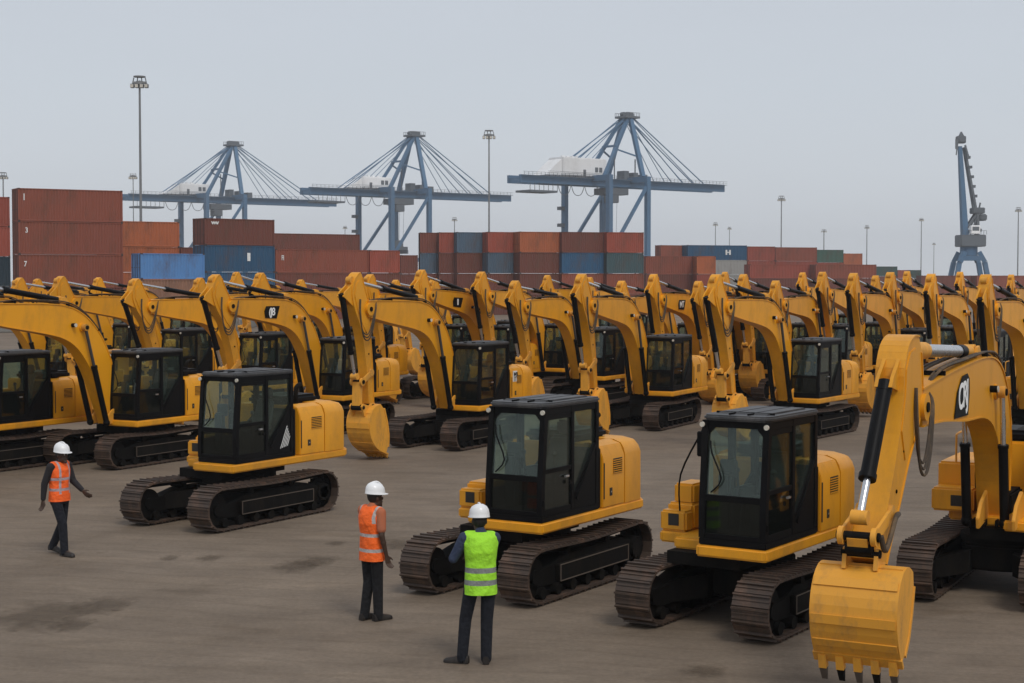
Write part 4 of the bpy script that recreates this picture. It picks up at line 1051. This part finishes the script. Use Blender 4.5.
    for k in range(3): m.box((-3+k*4.5, -2, zb+1.3), (-.8+k*4.5, 2, zb+4.5-k*.5))
    m.bar((4, 0, zb+1), (4, 0, zb+9), .35); m.bar((-6, 0, zb+1), (-6, 0, zb+11), .3); m.build('winch_gear', root)
    m = MB().mat(CG); m.box((-13, -4.2, zb-4.3), (-3, 3, zb-2.0)); m.box((-11.5, -4.3, zb-7.2), (-7.5, -.5, zb-4.4), .2)
    m.build('trolley_cab', root)
    m = MB().mat(CG)
    for y in (-1.5, 1.5): m.cyl((-9, y, zb-4), (-9, y, zb-21), .06, 5); m.cyl((-6, y, zb-4), (-6.5, y, zb-21), .06, 5)
    m.box((-10.2, -3, zb-22.6), (-5.2, 3, zb-21.2)); m.prism([(-9, zb-21.2), (-6.4, zb-21.2), (-7, zb-18.6), (-8.4, zb-18.6)], -1.6, 1.6); m.box((-10.6, -3.2, zb-25), (-9.8, 3.2, zb-22.6)); m.box((-5.8, -3.2, zb-24), (-5.1, 3.2, zb-22.6))
    m.build('spreader', root)
    m = MB().mat(CG); m.box((left+3, -5, zb-4.6), (left+15, 3, zb-3.9))
    for k in range(7): m.bar((left+3+2*k, -5, zb-4.2), (left+3+2*k, -5, zb-1.4), .14)
    for k in range(4):     # festoon loops
        x = left+16+k*6; m.tube([(x, -4, zb-1.6), (x+1.2, -4, zb-4.4), (x+3, -4, zb-5.2), (x+4.8, -4, zb-4.4), (x+6, -4, zb-1.6)], .13, 5, 4)
    m.build('service_gangway', root)
    tag(root, label, 'gantry crane', 'blue gantry cranes along the quay')
gantry_crane(627, 567, 38, 'rightmost and largest blue gantry crane with a white machine house', left=-51.5, right=46)
gantry_crane(414, 640, 38, 'middle blue gantry crane, its white house left of the light mast', 1.0, -51)
gantry_crane(233, 685, 38, 'leftmost blue gantry crane behind the brown and blue containers', 1.0, -50, 50)

# luffing harbour crane
def luffing_crane():
    D = 480; k = D/F_
    root = empty('luffing_crane', (ray_x(969, D, 20), D, 0), R(0))
    def Pz(v): return CAMZ+(YH-v)*k
    def Px(u): return (u-969)*k
    m = MB().mat(CB)
    for y in (-3.5, 3.5):
        for s, ub in ((-1, 953.5), (1, 985.5)):
            xt = s*2.2; xb = Px(ub)
            pts = [(xb, 0), (xb*.97, 4.5), (xb*.78, 9.5), (xt, 12.6)]
            for i in range(3): m.bar((pts[i][0], y, pts[i][1]), (pts[i+1][0], y*.9, pts[i+1][1]), 1.4, 1.3)
        m.bar((-3.4, y, 10.7), (3.4, y, 10.7), 1.0, 1.4)
    for ub in (953.5, 985.5): m.bar((Px(ub), -4.5, .8), (Px(ub), 4.5, .8), 1.2, 1.2)
    m.cyl((0, 0, 11.5), (0, 0, 14.2), 2.6, 20); m.build('portal', root)
    m = MB().mat(CG); m.box((Px(958), -3.5, 14.2), (Px(983), 3.5, 17.8), .2)
    for i in range(10): m.bar((Px(958)+i*.85, -3.6, 17.8), (Px(958)+i*.85, -3.6, 19), .1)
    m.bar((Px(958), -3.6, 19), (Px(983), -3.6, 19), .1); m.mat(CW); m.box((-.4, -3.7, 18), (2.4, -1.6, 20.6), .15); m.mat(CG); m.box((0, -3.76, 19), (2.0, -3.7, 20.2)); m.build('machinery_platform', root)
    m = MB().mat(CB); m.loft([(Px(962), -1.6, 17.5), (Px(967.6), -1.6, 17.5), (Px(967.6), 1.6, 17.5), (Px(962), 1.6, 17.5)], [(Px(957.2), -.7, Pz(147)), (Px(960.6), -.7, Pz(147)), (Px(960.6), .7, Pz(147)), (Px(957.2), .7, Pz(147))])
    m.build('jib', root)
    m = MB().mat(CG); m.box((Px(955.6), -1.3, Pz(144)), (Px(964), 1.3, Pz(137)), .15); m.prism([(Px(958), Pz(137)), (Px(962.5), Pz(137)), (Px(960), Pz(132.5))], -.8, .8)
    m.bar((Px(956), -1.5, Pz(137)), (Px(954), -1.5, Pz(156)), .3); m.bar((Px(963), -1.2, Pz(146)), (Px(966.5), -1.2, Pz(158)), .5); m.cyl((Px(960), -1.5, Pz(140)), (Px(960), 1.5, Pz(140)), 1.0, 14)
    m.bar((Px(954.4), -1.5, Pz(140)), (Px(954.4), -1.5, Pz(150)), .7); m.build('jib_head', root)
    m = MB().mat(CG)
    for y in (-1.4, 1.4):
        m.bar((Px(963), y*.4, Pz(148)), (Px(975), y, Pz(212)), .75, .6)
        m.bar((Px(976), y, Pz(211)), (Px(977), y, 17.8), .8, .7); m.bar((Px(976), y, Pz(213)), (Px(966.5), y, Pz(228)), .5, .5); m.bar((Px(976.5), y, Pz(215)), (Px(969), y, 17.8), .4, .4)
    for i in range(5):
        t = .18+i*.15; m.box((Px(963)+t*3.66-.1, -1.5, Pz(148)-t*19.5), (Px(963)+t*3.66+1.0, .3, Pz(148)-t*19.5+.8))
    m.build('luffing_strut', root)
    m = MB().mat(CG); m.box((Px(971), -2, Pz(214)), (Px(983), 2, Pz(208)), .2); m.box((Px(978), -2.2, Pz(221)), (Px(985), 2.2, Pz(214.5)), .3); m.bar((Px(979), 0, Pz(208)), (Px(980), 0, Pz(203)), .4); m.build('balance_weight', root)
    m = MB().mat(CG); m.box((Px(970), -2, Pz(232)), (Px(980), 1, Pz(229)), .1); m.build('walkway', root)
    tag(root, 'blue-grey luffing harbour crane with upright jib, at the right', 'harbour crane')
luffing_crane()

# ------------------------------------------------------------------ light masts
PG = paint('mast_galvanised_steel', (.20, .205, .21), .6, (.12, .11, .1), .4, .3)
def mast(u, ytop, H, heads, label, r=.28, gp='floodlight masts standing beyond the container stacks'):
    D = (H-CAMZ)*F_/(YH-ytop)
    root = empty('floodlight_mast', (ray_x(u, D, H), D, 0))
    m = MB().mat(PG); m.cyl((0, 0, 0), (0, 0, H-.8), r*.72, 10, r*.45); m.box((-.7, -.7, 0), (.7, .7, .25), .04); m.build('mast_pole', root)
    m = MB().mat(PG); w = .95*heads
    m.box((-w*.9, -.35, H-1.2), (w*.9, .35, H-.95)); 
    for k in range(24):
        pass
    m.cyl((0, 0, H-1.3), (0, 0, H-.9), .5, 12)
    if heads > .8: m.cyl((0, 0, H-.35), (0, 0, H-.2), .8*heads, 14)
    m.build('head_frame', root)
    for s in (-1, -.35, .35, 1):
        m = MB().mat(PG); m.box((s*w-.24, -.45, H-1.8), (s*w+.24, .25, H-1.25), .05); m.bar((s*w, 0, H-1.2), (s*w*.8, 0, H-.4), .12); m.mat(LENS); m.box((s*w-.2, -.47, H-1.75), (s*w+.2, -.452, H-1.34)); m.build('floodlight', root)
    tag(root, label, 'light mast', gp)
mast(139.5, 76, 32, 1.0, 'tallest light mast, rising at left beside the tall brown container stack', .30)
mast(489, 130, 32, 1.0, 'tall light mast between the middle and right gantry cranes', .28)
mast(781.5, 195.5, 30, 1.0, 'light mast above the green container at right', .32)
mast(824, 229, 30, 1.3, 'short-looking light mast above the orange-topped stack', .5)
mast(867, 225, 30, 1.0, 'light mast second to the left of the luffing crane', .42)
mast(921.5, 217, 30, .8, 'thin light mast just left of the luffing crane', .32)
mast(934, 242, 26, .8, 'faint small light mast beside the luffing crane portal', .32)
mast(1018.5, 207, 30, 1.0, 'light mast at the right edge beyond the luffing crane', .35)
mast(715.5, 222, 30, 1.0, 'left one of the paired light masts above the blue container', .35)
mast(729.5, 226, 30, .8, 'right one of the paired light masts above the blue container', .32)
mast(454.5, 217, 30, 1.0, 'small light mast below the girder of the middle gantry crane', .35)
mast(345, 225, 28, .8, 'faint small light mast left of the middle gantry crane legs', .3)
mast(3, 172, 30, 1.0, 'light mast head peeping over the stack at the left edge', .3)
mast(133, 172, 30, .8, 'light mast left of the tallest mast, under the leftmost crane\'s girder', .2)

# ------------------------------------------------------------------ ground, haze, sky
def ground():
    m, nt, b = newmat('worn_yard_surface'); N, L = nt.nodes, nt.links
    tc = N.new('ShaderNodeTexCoord')
    def noise(sc, det=8, ro=.6, st=(1, 1, 1), dist=0, rz=0):
        mp = N.new('ShaderNodeMapping'); mp.inputs['Scale'].default_value = st; mp.inputs['Rotation'].default_value = (0, 0, rz); L.new(tc.outputs['Object'], mp.inputs[0])
        n = N.new('ShaderNodeTexNoise'); n.inputs['Scale'].default_value = sc; n.inputs['Detail'].default_value = det; n.inputs['Roughness'].default_value = ro; n.inputs['Distortion'].default_value = dist; L.new(mp.outputs[0], n.inputs[0]); return n.outputs[0]
    def ramp(x, p0, p1, c0, c1):
        r = N.new('ShaderNodeValToRGB'); r.color_ramp.elements[0].position = p0; r.color_ramp.elements[1].position = p1; r.color_ramp.elements[0].color = (*c0, 1); r.color_ramp.elements[1].color = (*c1, 1); L.new(x, r.inputs[0]); return r.outputs[0]
    def mix(f, a, c, mode='MIX'):
        x = N.new('ShaderNodeMix'); x.data_type = 'RGBA'; x.blend_type = mode
        if isinstance(f, float): x.inputs[0].default_value = f
        else: L.new(f, x.inputs[0])
        for i, q in ((6, a), (7, c)):
            if isinstance(q, tuple): x.inputs[i].default_value = (*q, 1)
            else: L.new(q, x.inputs[i])
        return x.outputs[2]
    base = ramp(noise(.22, 10, .62), .32, .70, (.160, .122, .088), (.226, .177, .133))
    fine = ramp(noise(14, 8, .7), .3, .7, (.80, .80, .80), (1.16, 1.15, 1.13))
    c = mix(1.0, base, fine, 'MULTIPLY')
    streak = ramp(noise(.9, 8, .65, (.6, 1.6, 1), .8, R(8)), .40, .62, (.88, .88, .88), (1.06, 1.06, 1.06))
    c = mix(.75, c, mix(1.0, c, streak, 'MULTIPLY'))
    stain = ramp(noise(.42, 6, .55, (1, 1.6, 1), .4), .60, .74, (0, 0, 0), (1, 1, 1))
    c = mix(stain, c, mix(1.0, c, (.78, .75, .70), 'MULTIPLY'))
    spots = ramp(noise(2.1, 4, .5, (1, 1.5, 1)), .70, .78, (0, 0, 0), (1, 1, 1))
    c = mix(spots, c, mix(1.0, c, (.55, .5, .44), 'MULTIPLY'))
    light = ramp(noise(.33, 9, .7, (.5, 2.0, 1), .8, R(-20)), .56, .75, (0, 0, 0), (1, 1, 1))
    c = mix(light, c, mix(1.0, c, (1.22, 1.2, 1.16), 'MULTIPLY'))
    wv = N.new('ShaderNodeTexWave'); wv.bands_direction = 'Y'; wv.inputs['Scale'].default_value = .55; wv.inputs['Distortion'].default_value = 9; wv.inputs['Detail'].default_value = 3; wv.inputs['Detail Scale'].default_value = .35
    mp = N.new('ShaderNodeMapping'); mp.inputs['Rotation'].default_value = (0, 0, R(14)); L.new(tc.outputs['Object'], mp.inputs[0]); L.new(mp.outputs[0], wv.inputs[0])
    tyre = ramp(wv.outputs[0], .86, .99, (1, 1, 1), (.88, .87, .86)); c = mix(.7, c, mix(1.0, c, tyre, 'MULTIPLY'))
    vor = N.new('ShaderNodeTexVoronoi'); vor.feature = 'DISTANCE_TO_EDGE'; vor.inputs['Scale'].default_value = .16
    mpv = N.new('ShaderNodeMapping'); L.new(tc.outputs['Object'], mpv.inputs[0])
    nd = N.new('ShaderNodeTexNoise'); nd.inputs['Scale'].default_value = 1.2; nd.inputs['Detail'].default_value = 5; L.new(tc.outputs['Object'], nd.inputs[0])
    vm = N.new('ShaderNodeVectorMath'); vm.operation = 'MULTIPLY_ADD'; L.new(nd.outputs['Color'], vm.inputs[0]); vm.inputs[1].default_value = (.9, .9, .9); L.new(tc.outputs['Object'], vm.inputs[2]); L.new(vm.outputs[0], vor.inputs[0])
    blot = ramp(noise(.75, 9, .72, (1, 1.4, 1), .5), .38, .66, (.86, .85, .84), (1.08, 1.08, 1.07)); c = mix(1.0, c, blot, 'MULTIPLY')
    crack = ramp(vor.outputs[0], .0, .006, (.62, .60, .58), (1, 1, 1)); c = mix(.22, c, mix(1.0, c, crack, 'MULTIPLY'))
    L.new(c, b.inputs['Base Color'])
    rg = N.new('ShaderNodeMapRange'); rg.inputs[3].default_value = .62; rg.inputs[4].default_value = .92; L.new(noise(.5, 6), rg.inputs[0]); L.new(rg.outputs[0], b.inputs['Roughness'])
    b.inputs['Specular IOR Level'].default_value = .3
    bp = N.new('ShaderNodeBump'); bp.inputs['Strength'].default_value = .35; bp.inputs['Distance'].default_value = .02
    L.new(noise(26, 8, .75), bp.inputs['Height']); L.new(bp.outputs[0], b.inputs['Normal'])
    g = MB().mat(m)
    v = [g.bm.verts.new(p) for p in ((-1500, -40, 0), (1500, -40, 0), (1500, 2400, 0), (-1500, 2400, 0))]; g.bm.faces.new(v)
    tag(g.build('ground'), kind='structure')
    # stains lying on the yard: thin irregular sheets
    sm = paint('oil_stain', (.052, .036, .020), .6, (.09, .07, .05), .8, 2.0)
    sm.node_tree.nodes['Principled BSDF'].inputs['Alpha'].default_value = 1
    return m
GM = ground()
def stain_mat():
    m, nt, b = newmat('soaked_stain'); N, L = nt.nodes, nt.links
    tc = N.new('ShaderNodeTexCoord'); ln = N.new('ShaderNodeVectorMath'); ln.operation = 'LENGTH'; L.new(tc.outputs['Object'], ln.inputs[0])
    nz = N.new('ShaderNodeTexNoise'); nz.inputs['Scale'].default_value = 2.2; nz.inputs['Detail'].default_value = 7; nz.inputs['Roughness'].default_value = .65; L.new(tc.outputs['Object'], nz.inputs[0])
    a = N.new('ShaderNodeMath'); a.operation = 'MULTIPLY_ADD'; L.new(nz.outputs[0], a.inputs[0]); a.inputs[1].default_value = 1.5; L.new(ln.outputs['Value'], a.inputs[2])
    r = N.new('ShaderNodeMapRange'); r.inputs[1].default_value = 1.1; r.inputs[2].default_value = 1.55; r.inputs[3].default_value = .34; r.inputs[4].default_value = 0; L.new(a.outputs[0], r.inputs[0])
    L.new(r.outputs[0], b.inputs['Alpha']); b.inputs['Base Color'].default_value = (.07, .044, .022, 1); b.inputs['Roughness'].default_value = .75
    return m
SM = stain_mat()
k = 0
for (u, v, wx, wy) in ((45, 617, .95, .6), (105, 608, .6, .35), (72, 628, .4, .25), (298, 568, .55, .35), (318, 563, .5, .3), (398, 546, .45, .3), (336, 545, .25, .15), (210, 560, .3, .18), (170, 560, .22, .16), (705, 675, .4, .2)):
    vv = v-YH; D = CAMZ*F_/vv; k += 1
    g = MB().mat(SM); n = 24; vs = [g.bm.verts.new((math.cos(2*math.pi*i/n), math.sin(2*math.pi*i/n), 0)) for i in range(n)]; g.bm.faces.new(vs)
    o = g.build('ground_stain'); o.location = (ray_x(u, D, 0), D, .004+.0012*k); o.scale = (wx, wy*2.2, 1); tag(o, kind='structure')

# haze
hz = MB(); hm = bpy.data.materials.new('haze_air'); hm.use_nodes = True; nt = hm.node_tree
for n in list(nt.nodes): nt.nodes.remove(n)
out = nt.nodes.new('ShaderNodeOutputMaterial'); pv = nt.nodes.new('ShaderNodeVolumePrincipled'); pv.inputs['Color'].default_value = (.86, .90, .95, 1); pv.inputs['Density'].default_value = .00028; pv.inputs['Anisotropy'].default_value = .2
nt.links.new(pv.outputs[0], out.inputs['Volume'])
hz.mat(hm).box((-1600, -60, -1), (1600, 2500, 72)); ho = hz.build('haze'); tag(ho, kind='stuff')

# world
w = bpy.data.worlds.new('World'); scene.world = w; w.use_nodes = True
N, L = w.node_tree.nodes, w.node_tree.links
bg = N['Background']
SUN_AZ, SUN_EL = 155, 52     # azimuth clockwise from +Y: behind and to the right of the camera
sky = N.new('ShaderNodeTexSky'); sky.sky_type = 'NISHITA'; sky.sun_disc = False; sky.sun_elevation = R(SUN_EL); sky.sun_rotation = R(SUN_AZ); sky.dust_density = 3; sky.air_density = 1
tc = N.new('ShaderNodeTexCoord'); sp = N.new('ShaderNodeSeparateXYZ'); L.new(tc.outputs['Generated'], sp.inputs[0])
rp = N.new('ShaderNodeValToRGB'); cr = rp.color_ramp     # overcast cloud layer: brightness by elevation
cr.elements[0].position = .0; cr.elements[0].color = (6.75, 7.1, 7.55, 1); cr.elements[1].position = 1; cr.elements[1].color = (5.6, 5.95, 6.55, 1)
e = cr.elements.new(.12); e.color = (6.2, 6.7, 7.3, 1); e = cr.elements.new(.22); e.color = (5.85, 6.25, 6.9, 1)
L.new(sp.outputs['Z'], rp.inputs[0])
cn = N.new('ShaderNodeTexNoise'); cn.inputs['Scale'].default_value = 2.2; cn.inputs['Detail'].default_value = 5; mpw = N.new('ShaderNodeMapping'); mpw.inputs['Scale'].default_value = (1, 1, 4); L.new(tc.outputs['Generated'], mpw.inputs[0]); L.new(mpw.outputs[0], cn.inputs[0])
cmr = N.new('ShaderNodeMapRange'); cmr.inputs[3].default_value = .95; cmr.inputs[4].default_value = 1.05; L.new(cn.outputs[0], cmr.inputs[0])
vmx = N.new('ShaderNodeVectorMath'); vmx.operation = 'SCALE'; L.new(rp.outputs[0], vmx.inputs[0]); L.new(cmr.outputs[0], vmx.inputs['Scale'])
mx = N.new('ShaderNodeMix'); mx.data_type = 'RGBA'; mx.inputs[0].default_value = .93; L.new(sky.outputs[0], mx.inputs[6]); L.new(vmx.outputs[0], mx.inputs[7])
L.new(mx.outputs[2], bg.inputs['Color']); bg.inputs['Strength'].default_value = .10

sl = bpy.data.lights.new('sun', 'SUN'); sl.energy = 1.5; sl.angle = R(20); sl.color = (1, .96, .90)
so = bpy.data.objects.new('sun', sl); COL.objects.link(so)
d = Vector((math.sin(R(SUN_AZ))*math.cos(R(SUN_EL)), math.cos(R(SUN_AZ))*math.cos(R(SUN_EL)), math.sin(R(SUN_EL))))
so.rotation_euler = d.to_track_quat('Z', 'Y').to_euler(); so.location = (0, 0, 100)

cam = bpy.data.cameras.new('camera'); co = bpy.data.objects.new('camera', cam); COL.objects.link(co)
co.location = (0, 0, CAMZ); co.rotation_euler = (R(90)-PT, 0, 0); cam.sensor_width = 36; cam.lens = F_/1024*36; cam.clip_start = .1; cam.clip_end = 6000
scene.camera = co
scene.render.resolution_x = 1024; scene.render.resolution_y = 683
scene.view_settings.view_transform = 'Standard'; scene.view_settings.look = 'None'; scene.view_settings.gamma = 1; scene.view_settings.exposure = 0
try: scene.view_settings.use_curve_mapping = False
except Exception: pass
scene.render.engine = 'CYCLES'
scene.cycles.volume_bounces = 1; scene.cycles.transparent_max_bounces = 16
